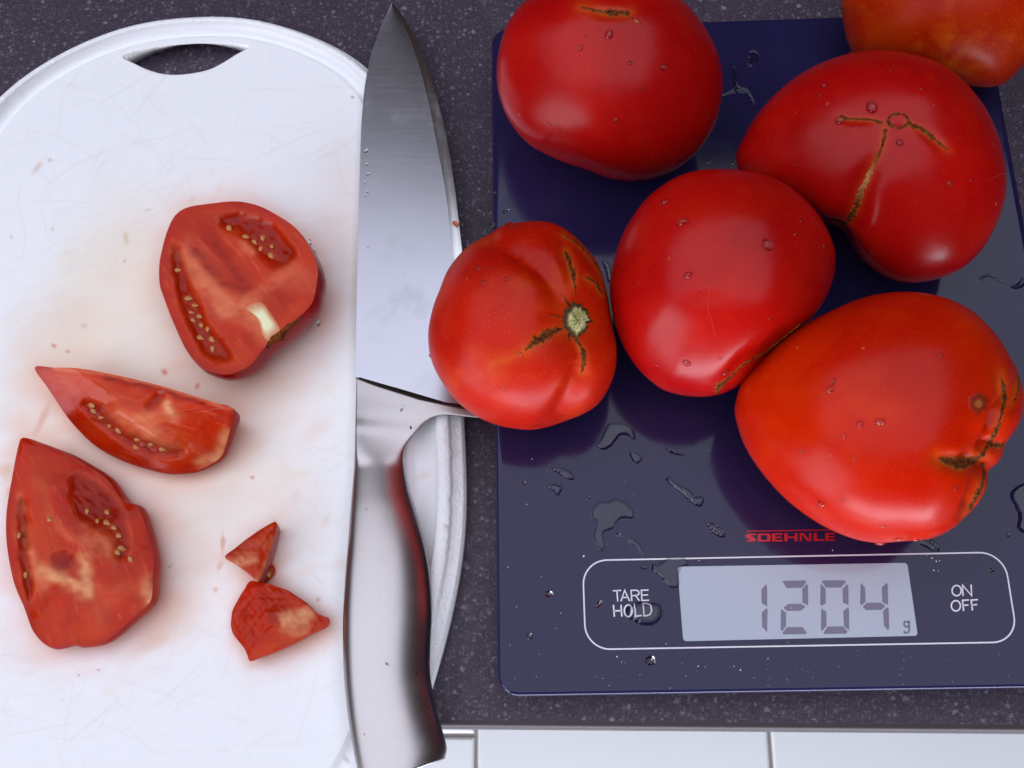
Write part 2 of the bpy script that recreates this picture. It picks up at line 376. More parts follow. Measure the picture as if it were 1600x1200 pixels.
for i, s_ in enumerate([(58, 262, 17, 7, -.9, (.70, .52, .44), .6), (78, 250, 6, 4, 0, (.66, .40, .34), .6), (197, 372, 6, 16, -.25, (.66, .53, .30), .6), (84, 540, 7, 5, .3, SP, .8), (106, 549, 7, 5, 0, SP, .6), (132, 509, 9, 6, 0, (.66, .44, .36), .5),
    (66, 655, 9, 44, .45, (.72, .48, .38), .7), (258, 581, 9, 6, .4, SP, .85), (308, 603, 6, 9, .5, SP, .8), (394, 746, 5, 4, 0, SP, .9), (348, 848, 5, 26, .05, (.70, .40, .28), .75), (343, 886, 6, 11, .3, (.70, .42, .30), .6), (337, 922, 7, 7, 0, (.68, .38, .24), .6), (497, 937, 4, 3, 0, (.50, .22, .08), .9),
    (268, 884, 4, 5, 0, (.66, .55, .40), .5), (9, 735, 22, 20, 0, (.72, .55, .42), .6), (154, 1047, 4, 2, 0, (.45, .25, .2), .7), (98, 1092, 3, 2, 0, (.3, .12, .12), .8), (123, 1055, 2.4, 2.4, 0, (.3, .25, .2), .8), (264, 885, 2.5, 2.5, 0, (.2, .15, .1), .8), (232, 328, 10, 3, -.1, (.45, .45, .42), .5), (82, 358, 4, 4, 0, (.7, .45, .3), .6),
    (300, 312, 10, 4, -.8, (.75, .6, .55), .4), (195, 408, 4, 4, 0, (.6, .3, .2), .5), (551, 152, 4, 3, 0, (.05, .05, .04), .95), (18, 370, 3, 3, 0, (.4, .4, .38), .7), (541, 1185, 5, 3, .2, (.30, .2, .18), .7), (232, 1005, 60, 26, -.7, (.76, .50, .38), .3), (15, 768, 10, 12, 0, (.74, .55, .40), .5), (710, 345, 3, 3, 0, SP, .0), (700, 823, 3, 2, 0, (.4, .3, .15), .8), (695, 829, 5, 3, 0, (.75, .4, .3), .7)]):
    stain(*s_, soft=.95, seed=40 + i)
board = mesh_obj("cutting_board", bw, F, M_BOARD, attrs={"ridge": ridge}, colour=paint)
tag(board, "white plastic oval cutting board with juice groove and lens shaped hand hole", "cutting board")
hole = spline(zm([(548, 250), (700, 212), (850, 196), (1000, 196), (1112, 208), (1060, 242), (950, 306), (850, 330), (760, 335), (680, 320), (600, 285)], 2.857, 0, 0), 60)
def under(x, y, z):                            # the far wall of the hand hole leans back
    u = (x - 192) / 197; up = y < 87.5 - 14.5 * u
    return (.0070 - z) * .75 * math.sin(math.pi * min(1, max(0, u))) if up else 0.0
hv = [tuple(W(x, y, .0070) * [1, 1, 0] + [0, under(x, y, z), z]) for z in (-.002, .0125) for x, y in hole]
hf = grid_faces(2, 60, True) + [tuple(range(60))[::-1], tuple(range(60, 120))]
cut = mesh_obj("hole", hv, hf, M_BOARD, attrs={"ridge": [0.] * 120}, colour=np.tile([.8, .8, .84], (120, 1)))
import bmesh
for ob in (cut, board):
    bm = bmesh.new(); bm.from_mesh(ob.data); bmesh.ops.recalc_face_normals(bm, faces=bm.faces); bm.to_mesh(ob.data); bm.free()
md = board.modifiers.new("hole", 'BOOLEAN'); md.object = cut; md.operation = 'DIFFERENCE'; md.solver = 'EXACT'
dg = bpy.context.evaluated_depsgraph_get()
me = bpy.data.meshes.new_from_object(board.evaluated_get(dg)); board.modifiers.clear(); board.data = me
bpy.data.objects.remove(cut)

# ------------------------------------------------------------------ kitchen scale
s0, sx_ = np.array([-.01538885, .01321207]), np.array([.15459422, .01561143]) - np.array([-.01538885, .01321207])
SYAW = math.atan2(sx_[1], sx_[0]); SW = .17; SL = .2236
def sloc(x, y, z): c, s = math.cos(SYAW), math.sin(SYAW); return (s0[0] + x * c - y * s, s0[1] + x * s + y * c, z)
def sinv(p): c, s = math.cos(SYAW), math.sin(SYAW); d = np.array(p[:2]) - s0; return d[0] * c + d[1] * s, -d[0] * s + d[1] * c
def rrect(x0, y0, x1, y1, r, n=10):
    o = []
    for cx, cy, a in ((x1 - r, y0 + r, -90), (x1 - r, y1 - r, 0), (x0 + r, y1 - r, 90), (x0 + r, y0 + r, 180)):
        for k in range(n + 1): t = math.radians(a + 90 * k / n); o.append((cx + r * math.cos(t), cy + r * math.sin(t)))
    return o
scale = thing("kitchen_scale", sloc(SW / 2, SL / 2, 0), "flat dark blue glass kitchen scale reading 1204 g under the tomatoes", "kitchen scale")
def plate(name, inset, z0, z1, r, bev, mat):
    V = []; rows = [(inset + bev * .6, z0), (inset, z0 + bev * .5), (inset, z1 - bev * .9), (inset + bev * .25, z1 - bev * .35), (inset + bev * .8, z1 - bev * .05), (inset + bev * 1.6, z1)]
    for i_, z in rows:
        o = rrect(i_, i_, SW - i_, SL - i_, max(r - i_, .001)); V += [sloc(x, y, z) for x, y in o]
    n = len(o); F = grid_faces(len(rows), n, True) + [tuple(range(n))[::-1], tuple(range((len(rows) - 1) * n, len(rows) * n))]
    ob = mesh_obj(name, V, F, mat, scale)
    ob.data.polygons[len(ob.data.polygons) - 1].use_smooth = False
    return ob
plate("glass_platform", 0, .0100, ZT, .0060, .0013, M_GLASS)
plate("base_housing", .007, .0016, .0098, .010, .001, M_BASE)
for fx in (.022, SW - .022):
    for fy in (.022, SL - .022):
        n = 20; V = [sloc(fx + .007 * math.cos(k * 2 * math.pi / n), fy + .007 * math.sin(k * 2 * math.pi / n), z) for z in (0, .0015) for k in range(n)]
        mesh_obj("foot", V, grid_faces(2, n, True) + [tuple(range(n))[::-1], tuple(range(n, 2 * n))], M_BASE, scale, smooth=False)
def poly_slab(polys, z, th=.00006):
    """thin slabs (printed ink or panel) from pixel polygons"""
    V, F = [], []
    for P in polys:
        a = np.array([W(x, y, z)[:2] for x, y in P]); n = len(a)
        if sum(a[i][0] * a[(i + 1) % n][1] - a[(i + 1) % n][0] * a[i][1] for i in range(n)) < 0: a = a[::-1]
        o = len(V); V += [(*q, z) for q in a] + [(*q, z + th) for q in a]
        F += [tuple(o + n + k for k in range(n))] + [(o + k, o + (k + 1) % n, o + n + (k + 1) % n, o + n + k) for k in range(n)]
    return V, F
def stroke_polys(lines, wd):
    """each polyline as joined quads in pixel space (mitred)"""
    out = []
    for L in lines:
        closed = len(L) > 2 and L[0] == L[-1]
        P = np.array(L[:-1] if closed else L, float); n = len(P)
        off = []
        for i in range(n):
            a = P[i] - P[i - 1] if (i > 0 or closed) else P[1] - P[0]
            b = P[(i + 1) % n] - P[i] if (i < n - 1 or closed) else P[n - 1] - P[n - 2]
            a, b = a / np.linalg.norm(a), b / np.linalg.norm(b)
            m = np.array([-(a + b)[1], (a + b)[0]]); m /= max(np.linalg.norm(m), 1e-6)
            off.append(m * wd / 2 / max(.45, m @ np.array([-a[1], a[0]])))
        off = np.array(off)
        for i in range(n if closed else n - 1):
            j = (i + 1) % n; out.append([tuple(P[i] + off[i]), tuple(P[j] + off[j]), tuple(P[j] - off[j]), tuple(P[i] - off[i])])
    return out
def ell(cx, cy, rx, ry, n=28, tilt=0.0): 
    L = [(cx + rx * math.cos(t) + tilt * ry * math.sin(t), cy + ry * math.sin(t)) for t in np.linspace(0, 2 * math.pi, n, endpoint=False)]; return L + [L[0]]
ZL = ZT + .00002
# display
disp = thing("x", W(1245, 940, ZT), None, None); disp.name = "display"; disp.parent = scale; disp.matrix_parent_inverse = Matrix.Translation(-scale.location)
bpy.data.objects.remove(disp)
def rpoly(c, r, n=6):
    """rounded corners on a pixel quad"""
    out = []; c = [np.array(p, float) for p in c]
    for i in range(len(c)):
        a, b, d = c[i - 1], c[i], c[(i + 1) % len(c)]; u = (a - b) / np.linalg.norm(a - b); v = (d - b) / np.linalg.norm(d - b)
        for k in range(n + 1):
            t = k / n; out.append(tuple((1 - t) ** 2 * (b + u * r) + 2 * t * (1 - t) * b + t * t * (b + v * r)))
    return out
V, F = poly_slab([rpoly([(1058.5, 885.5), (1417.5, 879.5), (1434, 993.5), (1067.5, 1002)], 6)], ZL)
display = mesh_obj("display", V, F, M_LCD, scale, smooth=False)
z3 = lambda P: zm(P, 5.517, 1150, 880)
DIG = {
 "1": [[(258, 182), (268, 200), (268, 372), (222, 345), (218, 228)], [(262, 388), (272, 400), (268, 594), (225, 548), (222, 425)]],
 "2": [[(398, 152), (590, 148), (608, 160), (570, 212), (436, 214)], [(612, 178), (620, 200), (622, 365), (574, 340), (570, 225)], [(410, 385), (448, 352), (560, 350), (598, 376), (560, 410), (440, 412)], [(388, 397), (430, 425), (432, 540), (398, 586), (384, 570)], [(440, 552), (572, 550), (610, 598), (600, 612), (408, 614), (400, 600)]],
 "0": [[(740, 160), (755, 148), (935, 147), (948, 160), (905, 210), (775, 210)], [(730, 178), (770, 220), (774, 345), (735, 370), (725, 350)], [(958, 178), (968, 200), (970, 362), (922, 340), (918, 220)], [(735, 390), (778, 418), (780, 540), (740, 585), (732, 570)], [(965, 380), (974, 400), (975, 580), (930, 540), (925, 412)], [(790, 546), (925, 544), (962, 590), (950, 608), (765, 610), (752, 600)]],
 "4": [[(1075, 168), (1112, 210), (1116, 335), (1080, 365), (1070, 350)], [(1092, 378), (1125, 342), (1245, 340), (1288, 368), (1255, 402), (1120, 404)], [(1298, 168), (1308, 190), (1310, 360), (1262, 335), (1256, 210)], [(1305, 378), (1316, 395), (1320, 560), (1310, 578), (1275, 540), (1268, 410)]]}
for k, P in DIG.items():
    V, F = poly_slab([z3(p) for p in P], ZL + .00007); mesh_obj("digit", V, F, M_SEG, display, smooth=False)["label"] = "grey digit " + k
gl = [z3([(1490, 508), (1458, 503), (1447, 522), (1457, 546), (1488, 546)]), z3([(1490, 498), (1493, 578), (1482, 598), (1455, 600), (1446, 586)])]
V, F = poly_slab(stroke_polys(gl, 2.9), ZL + .00007); mesh_obj("unit_letter", V, F, M_SEG, display, smooth=False)
# border and lettering
def xy(px, py): return sinv(W(px, py, ZT))
bx0, bx1 = xy(911, 930)[0], xy(1578.5, 920)[0]; by1, by0 = xy(1240, 868.2)[1], xy(1240, 1010.5)[1]
bo = rrect(bx0, by0, bx1, by1, .0072); bi = rrect(bx0 + .00042, by0 + .00042, bx1 - .00042, by1 - .00042, .0068); n = len(bo)
V = [sloc(x, y, ZL + .00005) for x, y in bo + bi]; F = [(k, (k + 1) % n, n + (k + 1) % n, n + k) for k in range(n)]
mesh_obj("border_line", V, F, M_PRINT, scale, smooth=False)
za = lambda P: zm(P, 10, 900, 900); zb = lambda P: zm(P, 6.315, 1400, 840)
WORDS = {
 "TARE": ([za(p) for p in ([(575, 232), (705, 225)], [(640, 230), (652, 397)], [(703, 396), (760, 222), (838, 391)], [(728, 337), (812, 332)], [(872, 392), (860, 225), (938, 222), (975, 236), (986, 264), (974, 292), (938, 305), (866, 309)], [(932, 307), (992, 387)], [(1132, 220), (1020, 223), (1030, 384), (1142, 378)], [(1026, 300), (1126, 295)])], 2.0),
 "HOLD": ([za(p) for p in ([(585, 452), (600, 637)], [(703, 450), (716, 634)], [(592, 546), (710, 541)], ell(816, 543, 62, 90), [(912, 430), (930, 626), (1027, 619)], [(1047, 437), (1060, 624), (1112, 621), (1158, 598), (1180, 535), (1165, 470), (1112, 437), (1047, 437)])], 2.3),
 "ON": ([zb(p) for p in (ell(598, 523, 45, 51), [(662, 576), (655, 468), (746, 573), (740, 464)])], 2.2),
 "OFF": ([zb(p) for p in (ell(590, 673, 45, 51), [(667, 724), (656, 619), (720, 615)], [(661, 669), (714, 665)], [(754, 720), (741, 617), (807, 612)], [(747, 665), (800, 661)])], 2.2)}
for k, (L, wd) in WORDS.items():
    V, F = poly_slab(stroke_polys(L, wd), ZL + .00003); mesh_obj("lettering", V, F, M_PRINT, scale, smooth=False)["label"] = "white word " + k
zs = lambda P: zm([(x, y - (x - 148) * .0115) for x, y in P], 8.889, 1150, 820)
def R_(x0, y0, x1, y1): return zs([(x0, y0), (x1, y0), (x1, y1), (x0, y1)])
T, B = 124, 236
BR = [zs([(132, 150), (150, 128), (170, T), (292, T), (272, 144), (205, 144), (278, 205), (266, 230), (240, B), (140, B), (160, 216), (200, 216), (128, 165)]),
      R_(318, T, 460, 148), R_(318, 212, 460, B), R_(300, 130, 345, 230), R_(432, 130, 478, 230),
      R_(500, T, 545, B), R_(545, T, 648, 146), R_(545, 170, 630, 190), R_(545, 214, 648, B),
      R_(672, T, 716, B), R_(812, T, 856, B), R_(716, 168, 812, 192),
      R_(884, T, 914, B), R_(1014, T, 1046, B), zs([(896, T), (940, T), (1034, B), (990, B)]),
      R_(1078, T, 1122, B), R_(1122, 212, 1222, B),
      R_(1240, T, 1284, B), R_(1284, T, 1374, 146), R_(1284, 170, 1362, 190), R_(1284, 214, 1374, B)]
BR += [zs([(148, 82), (1374, 78), (1374, 92), (148, 96)])]
BRl = []
for i, p in enumerate(BR):       # stagger by microns so that crossing strokes never share a plane
    V, F = poly_slab([p], ZL + .00001 + i * 3e-6); o = len(BRl and BRl[0]) if BRl else 0
    if not BRl: BRl = [V, F]
    else: BRl[0] += V; BRl[1] += [tuple(q + o for q in f) for f in F]
mesh_obj("brand_lettering", BRl[0], BRl[1], M_REDPRINT, scale, smooth=False)["label"] = "red word SOEHNLE under a thin red line"

# ------------------------------------------------------------------ knife (lies flat, edge to the right)
knife = thing("chef_knife", W(620, 600, .012), "steel chef's knife with curved metal handle lying across the board edge", "knife")
ys = np.array([8, 14, 25, 45, 70, 90, 115, 140, 170, 200, 250, 300, 350, 400, 450, 500, 560, 600, 640, 655.])
spx = np.interp(ys, [8, 25, 45, 90, 140, 200, 300, 400, 500, 600, 655], [615, 606, 597, 581, 571, 566, 563, 560.5, 558.5, 557, 556.5])
bev = np.interp(ys, [8, 30, 60, 110, 170, 230, 300, 370, 420, 500, 600, 655], [616, 627, 641, 658, 672, 684, 697, 706, 711, 719, 730, 735])
edx = np.interp(ys, [8, 40, 90, 150, 220, 300, 370, 450, 560, 655], [617, 641, 663, 683, 700, 712, 720, 729, 741, 751])
def fine(a, n=120):
    u = np.linspace(8, 655, n); c = np.polyfit(ys, a, 9); return np.interp(u, ys, a)
yy = np.linspace(8, 592, 120)
def smooth1(a, k=7):
    b = np.interp(yy, ys, a); kk = np.ones(k) / k; p = np.r_[2 * b[0] - b[k // 2:0:-1], b, 2 * b[-1] - b[-2:-k // 2 - 1:-1]]; return np.convolve(p, kk, 'valid')
SPX, BVX, EDX = smooth1(spx), smooth1(bev), smooth1(edx)
ZK = .0098
def bow(y, q): return sm(np.array(float(y)), 380, 592) * (52 * q + 32 * q * (1 - q))
def kz(y): return ZK + .0010 * np.clip((y - 300) / 355, -1, 1)
V = []; cols = 14
for x0, x1, y in zip(SPX, BVX, yy):
    for k in range(cols):
        s = k / (cols - 1); xx = x0 + (x1 - x0) * s; y2 = y + 1.5 * s + bow(y, np.clip((xx - 557.5) / 194.5, 0, 1)); p = W(xx, y2, kz(y2))
        V.append((p[0], p[1], kz(y2) + .0021 - .0009 * s + (.00012 * math.sin(math.pi * s))))
nv = len(V)
for x0, x1, y in zip(SPX, BVX, yy):
    for k in range(cols):
        s = k / (cols - 1); xx = x0 + (x1 - x0) * s; y2 = y + 1.5 * s + bow(y, np.clip((xx - 557.5) / 194.5, 0, 1)); p = W(xx, y2, kz(y2)); V.append((p[0], p[1], kz(y2) - .0002 + .0006 * s))
F = grid_faces(120, cols, False, flip=True) + grid_faces(120, cols, False, off=nv)
for i in range(119):
    a = i * cols; F.append((a, a + cols, nv + a + cols, nv + a)[::-1])
    b = a + cols - 1; F.append((b, b + cols, nv + b + cols, nv + b))
blade = mesh_obj("blade", V, F, M_BLADE, knife)
V = []
for x0, x1, y in zip(BVX, EDX, yy):
    for s, zt in ((0, .00118), (.12, .00110), (.5, .00098), (.85, .00086), (1, .00078), (1, .0001), (0, .0003)):
        xx = x0 + (x1 - x0) * s; y2 = y + 1.5 + .5 * s + bow(y, np.clip((xx - 557.5) / 194.5, 0, 1)); p = W(xx, y2, kz(y2)); V.append((p[0], p[1], kz(y2) + zt))
cutting = mesh_obj("cutting_edge", V, grid_faces(120, 7, False, flip=True), M_EDGE_ST, knife)
# handle and bolster: rows from left point to right point, thick in the middle
rows = [  # left x,y  right x,y  sag  thickness  roundness(0 plate..1 tube)  centre height
 (557.5, 588, 752, 640, 16, .0016, 0, .0120), (557.3, 596, 752, 646, 14, .0018, 0, .0120), (557, 606, 750, 653, 10, .0022, 0, .0119), (556.8, 620, 722, 650.5, 3, .0025, 0, .0119), (556.6, 632, 698, 648.5, 0, .0029, 0, .0119), (556.5, 644, 678, 651, 0, .0033, .02, .0119), (556.4, 656, 662, 661, 0, .0037, .05, .0119), (556.3, 668, 650, 675, 0, .0043, .1, .0120),
 (556.2, 680, 641, 686, 0, 0.0046, 0.14, 0.01200), (556, 694, 634, 698, 0, 0.0052, 0.28, 0.01200), (555.5, 710, 630.5, 713, 0, 0.0060, 0.45, 0.01200), (554, 730, 632, 731, 0, 0.0070, 0.65, 0.01200), (551.5, 765, 640, 765, 0, 0.0084, 0.9, 0.01230), (549, 800, 651, 800, 0, 0.0094, 1, 0.01280), (545.5, 850, 664, 850, 0, 0.0106, 1, 0.01340), (541.5, 900, 671.5, 900, 0, 0.0114, 1, 0.01390), (538.3, 960, 674, 958, 0, 0.0120, 1, 0.01430), (537.8, 1010, 671.5, 1006, 0, 0.0121, 1, 0.01435), (539.5, 1060, 671, 1052, 0, 0.0120, 1, 0.01420), (544.5, 1110, 679, 1098, 0, 0.0117, 1, 0.01385), (552, 1160, 690, 1140, 0, 0.0112, 1, 0.01350), (560, 1200, 697, 1168, 0, 0.0107, 1, 0.01325), (568, 1232, 694, 1186, 0, 0.0100, 1, 0.01310)]
RW = spline(rows, 110, closed=False)
ring = 40; V = []
for lx, ly, rx, ry, sag, th, rd, zc in RW:
    L, Rr = W(lx, ly, zc), W(rx, ry, zc)
    for k in range(ring):
        a = 2 * math.pi * k / ring; ca_, sa_ = math.cos(a), math.sin(a)
        e = 9.0 - 7.1 * min(1, rd * 1.6)
        cx = math.copysign(abs(ca_) ** (2 / e), ca_); cz = math.copysign(abs(sa_) ** (2 / e), sa_)
        s = (1 + cx) / 2
        flat = (1 - .68 * s * (1 - rd))                      # the bolster thins towards the edge side
        p = L + (Rr - L) * s
        if sag: q = W(lx + (rx - lx) * s, ly + (ry - ly) * s + sag * 4 * s * (1 - s) * .5, zc); p = q
        V.append((p[0], p[1], zc + cz * th / 2 * flat - (s - .5) * np.linalg.norm(Rr - L) * .17 * min(1, max(0, rd))))
F = grid_faces(110, ring, True, flip=True) + [tuple(range(ring)), tuple(range(109 * ring, 110 * ring))[::-1]]
handle = mesh_obj("handle", V, F, M_HANDLE, knife)
hp = W(641.5, 667, .0138)
mesh_obj("pin_hole", [(hp[0] + .00028 * math.cos(t), hp[1] + .00028 * math.sin(t), .01385) for t in np.linspace(0, 6.283, 12, endpoint=False)] + [(hp[0] + .0003 * math.cos(t), hp[1] + .0003 * math.sin(t), .0125) for t in np.linspace(0, 6.283, 12, endpoint=False)], [tuple(range(12))] + grid_faces(2, 12, True, flip=True), M_BASE, knife, smooth=False)
for ob in (blade, handle):
    bm = bmesh.new(); bm.from_mesh(ob.data); bmesh.ops.recalc_face_normals(bm, faces=bm.faces); bm.to_mesh(ob.data); bm.free()
for ob in (blade, cutting): ob.data.set_sharp_from_angle(angle=math.radians(28))

# ------------------------------------------------------------------ whole tomatoes
class Tomato: pass
def tomato(outline, centre, label, mat, depth=.86, lift=0.0, furrows=(), dents=(), halos=(), lump=.0005, seed=0, zc0=.045):
    P = spline(outline, 240); nphi, nth = 240, 150
    D = (CAM[2] - zc0) / -ray(*centre)[2]
    pr = np.random.default_rng(seed)
    lumps = [(pr.normal(size=3), pr.uniform(0, 6.3), pr.uniform(1.6, 3.2)) for _ in range(6)]
    th = np.linspace(0, math.pi, nth); phi = np.linspace(-math.pi, math.pi, nphi, endpoint=False)
    for it in range(4):
        C = CAM + ray(*centre) * D; v = (CAM - C) / np.linalg.norm(CAM - C)
        ur = MC[:, 0] - (MC[:, 0] @ v) * v; ur /= np.linalg.norm(ur); uu = np.cross(v, ur)
        ab = []
        for x, y in P:
            d = ray(x, y); k = ((C - CAM) @ v) / (d @ v); q = CAM + d * k - C; ab.append((q @ ur, q @ uu))
        ab = np.array(ab); A = np.arctan2(ab[:, 1], ab[:, 0]); Rr = np.linalg.norm(ab, axis=1); o = np.argsort(A)
        Rf = np.interp(phi, np.r_[A[o][-1] - 2 * math.pi, A[o], A[o][0] + 2 * math.pi], np.r_[Rr[o][-1], Rr[o], Rr[o][0]])
        Rf = Rf / np.sqrt(1 + (Rf / D) ** 2)
        mR = Rf.mean(); dp = depth * mR
        # towards the front pole the section grows round, so that bumps of the outline do not become spokes
        wgt = sm(th, 0.25, 1.25)[:, None]; Rg = Rf[None, :] * wgt + mR * (1 - wgt) * 1.0
        Rg = np.where(th[:, None] > math.pi / 2, Rf[None, :] * (1 - .25 * sm(th[:, None], 1.57, 3.1)) + mR * .25 * sm(th[:, None], 1.57, 3.1), Rg)
        st, ct = np.sin(th)[:, None], np.cos(th)[:, None]
        a_ = Rg * st * np.cos(phi); b_ = Rg * st * np.sin(phi); c_ = dp * ct * np.ones_like(a_)
        G = C + a_[..., None] * ur + b_[..., None] * uu + c_[..., None] * v
        G = G.reshape(-1, 3); dirn = G - C; dirn /= np.linalg.norm(dirn, axis=1)[:, None]
        dl = sum(np.sin(k * (dirn @ (w_ / np.linalg.norm(w_))) * 2 + p_) for w_, p_, k in lumps) * lump / 3
        front = sm(np.repeat(np.cos(th), nphi), -.12, .25)
        G = G + dirn * (dl * np.repeat(np.sin(th * .999) * 0 + 1, nphi) * (1 - .75 * np.repeat(sm(th, .9, 1.5) * (th < 1.75), nphi)))[:, None]
        px = proj(G)
        for line, wd, dpt in furrows:
            d, f = linedist(px, line); fade = sm(f, 0, .45) * (1 - .6 * sm(f, .8, 1)) if len(line) > 2 else 1
            G = G - dirn * (dpt * np.exp(-(d / wd) ** 2) * fade * front)[:, None]
        for (cx, cy), rx, ry, dpt in dents:
            r2 = ((px[:, 0] - cx) / rx) ** 2 + ((px[:, 1] - cy) / ry) ** 2; G = G - dirn * (dpt * np.exp(-r2) * front)[:, None]
        zmin = G[:, 2].min(); target = ZT + .0002 + lift
        if it < 3: D = D * (CAM[2] - target) / (CAM[2] - zmin)
    halo = np.zeros(len(G)); px = proj(G)
    for line, wd, amt in halos:
        d, f = linedist(px, line); halo = np.maximum(halo, amt * np.exp(-(d / wd) ** 1.5) * front)
    root = thing("tomato", (C[0], C[1], ZT + lift), label, "tomato", "whole tomatoes on the scale")
    fc = grid_faces(nth, nphi, True, flip=False)
    fc = [f for f in fc]
    t = Tomato(); t.root = root; t.C = C; t.G = G
    t.body = mesh_obj("skin", G, fc, mat, root, attrs={"halo": halo})
    bm = bmesh.new(); bm.from_mesh(t.body.data); bmesh.ops.remove_doubles(bm, verts=bm.verts, dist=1e-6); bmesh.ops.recalc_face_normals(bm, faces=bm.faces); bm.to_mesh(t.body.data); bm.free()
    t.body.data.polygons.foreach_set("use_smooth", [True] * len(t.body.data.polygons))
    t.bvh = BVHTree.FromPolygons([Vector(q) for q in G], [f for f in fc if len(set(f)) > 2])
    print("TOMATO", label[:30], "D", round(D, 4), "R", round(mR, 4), "C", C.round(3))
    return t
def hit(t, x, y):
    loc, nor, i, dd = t.bvh.ray_cast(Vector(CAM), Vector(ray(x, y)))
    if loc is None: return None, None
    n_ = Vector(nor)
    if n_.dot(Vector(ray(x, y))) > 0: n_ = -n_
    return np.array(loc), np.array(n_)
def scar(t, line, widths, name="crack", off=.00014, jag=.45, pale=0.0, seed=1, label=None):
    L = np.array(line, float); n = max(10, int(np.linalg.norm(np.diff(L, axis=0), axis=1).sum() / 1.6))
    Q = spline(np.c_[L, np.interp(np.linspace(0, 1, len(L)), np.linspace(0, 1, len(widths)), widths)], n, closed=False)
    tg = np.gradient(Q[:, :2], axis=0); tg /= np.linalg.norm(tg, axis=1)[:, None]; nm = np.c_[-tg[:, 1], tg[:, 0]]
    r = np.random.default_rng(seed); V, ac, pl, ok = [], [], [], []
    nc = 7; J = r.normal(size=(n + 2, 2)); J = (J[:-2] + 1.6 * J[1:-1] + J[2:]) / 2.2
    for i in range(n):
        e0, e1 = Q[i, 2] / 2 * np.clip(1 + jag * J[i] * .75, .25, 2)
        for k in range(nc):
            s = -1 + 2 * k / (nc - 1); x, y = Q[i, :2] + nm[i] * s * (e0 if s < 0 else e1)
            p, nn = hit(t, x, y)
            if p is None: V.append((0, 0, -9)); ok.append(False); ac.append(0); pl.append(0); continue
            lip = off + .00022 * (1 - abs(s)) * r.uniform(.2, 1) - (.0001 if abs(s) == 1 else 0) - .00016 * (abs(s) == 1)
            V.append(p + nn * lip); ok.append(True); ac.append(abs(s)); pl.append(pale * max(0, 1 - abs(i / n - .5) * 4) if pale else 0)
    good = [all(ok[i * nc:(i + 1) * nc]) for i in range(n)]; best = (0, 0); st_ = 0
    for i in range(n + 1):
        if i == n or not good[i]:
            if i - st_ > best[1] - best[0]: best = (st_, i)
            st_ = i + 1
    V, ac, pl, ok = (q[best[0] * nc:best[1] * nc] for q in (V, ac, pl, ok))
    F = grid_faces(best[1] - best[0], nc, False)
    o = mesh_obj(name, [v if k else tuple(t.C) for v, k in zip(V, ok)], F, M_SCAR, t.root, attrs={"across": ac, "pale": pl})
    if label: o["label"] = label
    return o
def disc(t, c, rx, ry, name, mat, height=.0006, ring=None, seed=3, tilt=0.0):
    r = np.random.default_rng(seed); V, ac = [], []; nr, na = 9, 36; wob = 1 + .10 * r.normal(size=na); F = []
    for i in range(nr):
        f = (i + .02) / (nr - 1)
        for j in range(na):
            a = 2 * math.pi * j / na; k = f * (1 + (wob[j] - 1) * f)
            p, nn = hit(t, c[0] + rx * k * math.cos(a + tilt), c[1] + ry * k * math.sin(a + tilt))
            if p is None: p, nn = t.C, np.zeros(3)
            V.append(p + nn * (height * (1 - f ** 3) * (1 + .35 * r.normal() * (f < .95)) + .00005)); ac.append(f)
    F = grid_faces(nr, na, True)
    return mesh_obj(name, V, F, mat, t.root, attrs={"across": ac, "pale": [0.] * len(ac)})
def water_cap(p, nn, r1, r2, h, ang_, label, group, name="water_drop", mat=None):
    """a sessile drop: a squashed cap lying on the surface"""
    nn = np.array(nn) / np.linalg.norm(nn); a = np.cross(nn, [0.3, .2, .9]); a /= np.linalg.norm(a); b = np.cross(nn, a)
    a, b = a * math.cos(ang_) + b * math.sin(ang_), -a * math.sin(ang_) + b * math.cos(ang_)
    V = []; nr, na = 7, 20
    for i in range(nr):
        f = 1 - i / nr; hh = h * (1 - f ** 2.4)
        for j in range(na):
            t_ = 2 * math.pi * j / na; V.append(p + (a * r1 * math.cos(t_) + b * r2 * math.sin(t_) * (1 + .15 * math.cos(t_))) * f + nn * (hh - .00008))
    V.append(p + nn * (h - .00008)); k = len(V) - 1
    F = grid_faces(nr, na, True) + [((nr - 1) * na + j, (nr - 1) * na + (j + 1) % na, k) for j in range(na)] + [tuple(range(na))[::-1]]
    o = mesh_obj(name, V, F, mat or M_WATER); return tag(o, label, "water drop", group)
def drops(t, pts, whose, group):
    PX = proj(t.G); c = (PX.min(0) + PX.max(0)) / 2; h = (PX.max(0) - PX.min(0)) / 2
    for i, (x, y, r) in enumerate(pts):
        p, nn = hit(t, x, y)
        if p is None: continue
        m = r / FPX * np.linalg.norm(p - CAM)
        u, v = (x - c[0]) / h[0], (y - c[1]) / h[1]; q = math.hypot(u, v)
        sec = ["right", "lower right", "lower", "lower left", "left", "upper left", "upper", "upper right"][int(round(math.atan2(v, u) / (math.pi / 4))) % 8]
        where = "at the middle of" if q < .22 else ("on the inner " + sec + " part of" if q < .6 else ("towards the " + sec + " edge of" if q < .85 else "at the " + sec + " rim of"))
        size = "large" if r >= 8 else "medium" if r >= 5 else "small" if r >= 3.5 else "tiny"
        water_cap(p, nn, m * random.uniform(.95, 1.15), m * random.uniform(.75, .95), m * .55, random.uniform(0, 3), size + " water drop " + where + " " + whose, group)

z7 = lambda P: zm(P, 3.72, 740, 0); z8 = lambda P: zm(P, 2.6085, 1130, 0); zt3 = lambda P: zm(P, 3.243, 650, 320); zt4 = lambda P: zm(P, 3, 930, 240); zt5 = lambda P: zm(P, 2.727, 1120, 430)
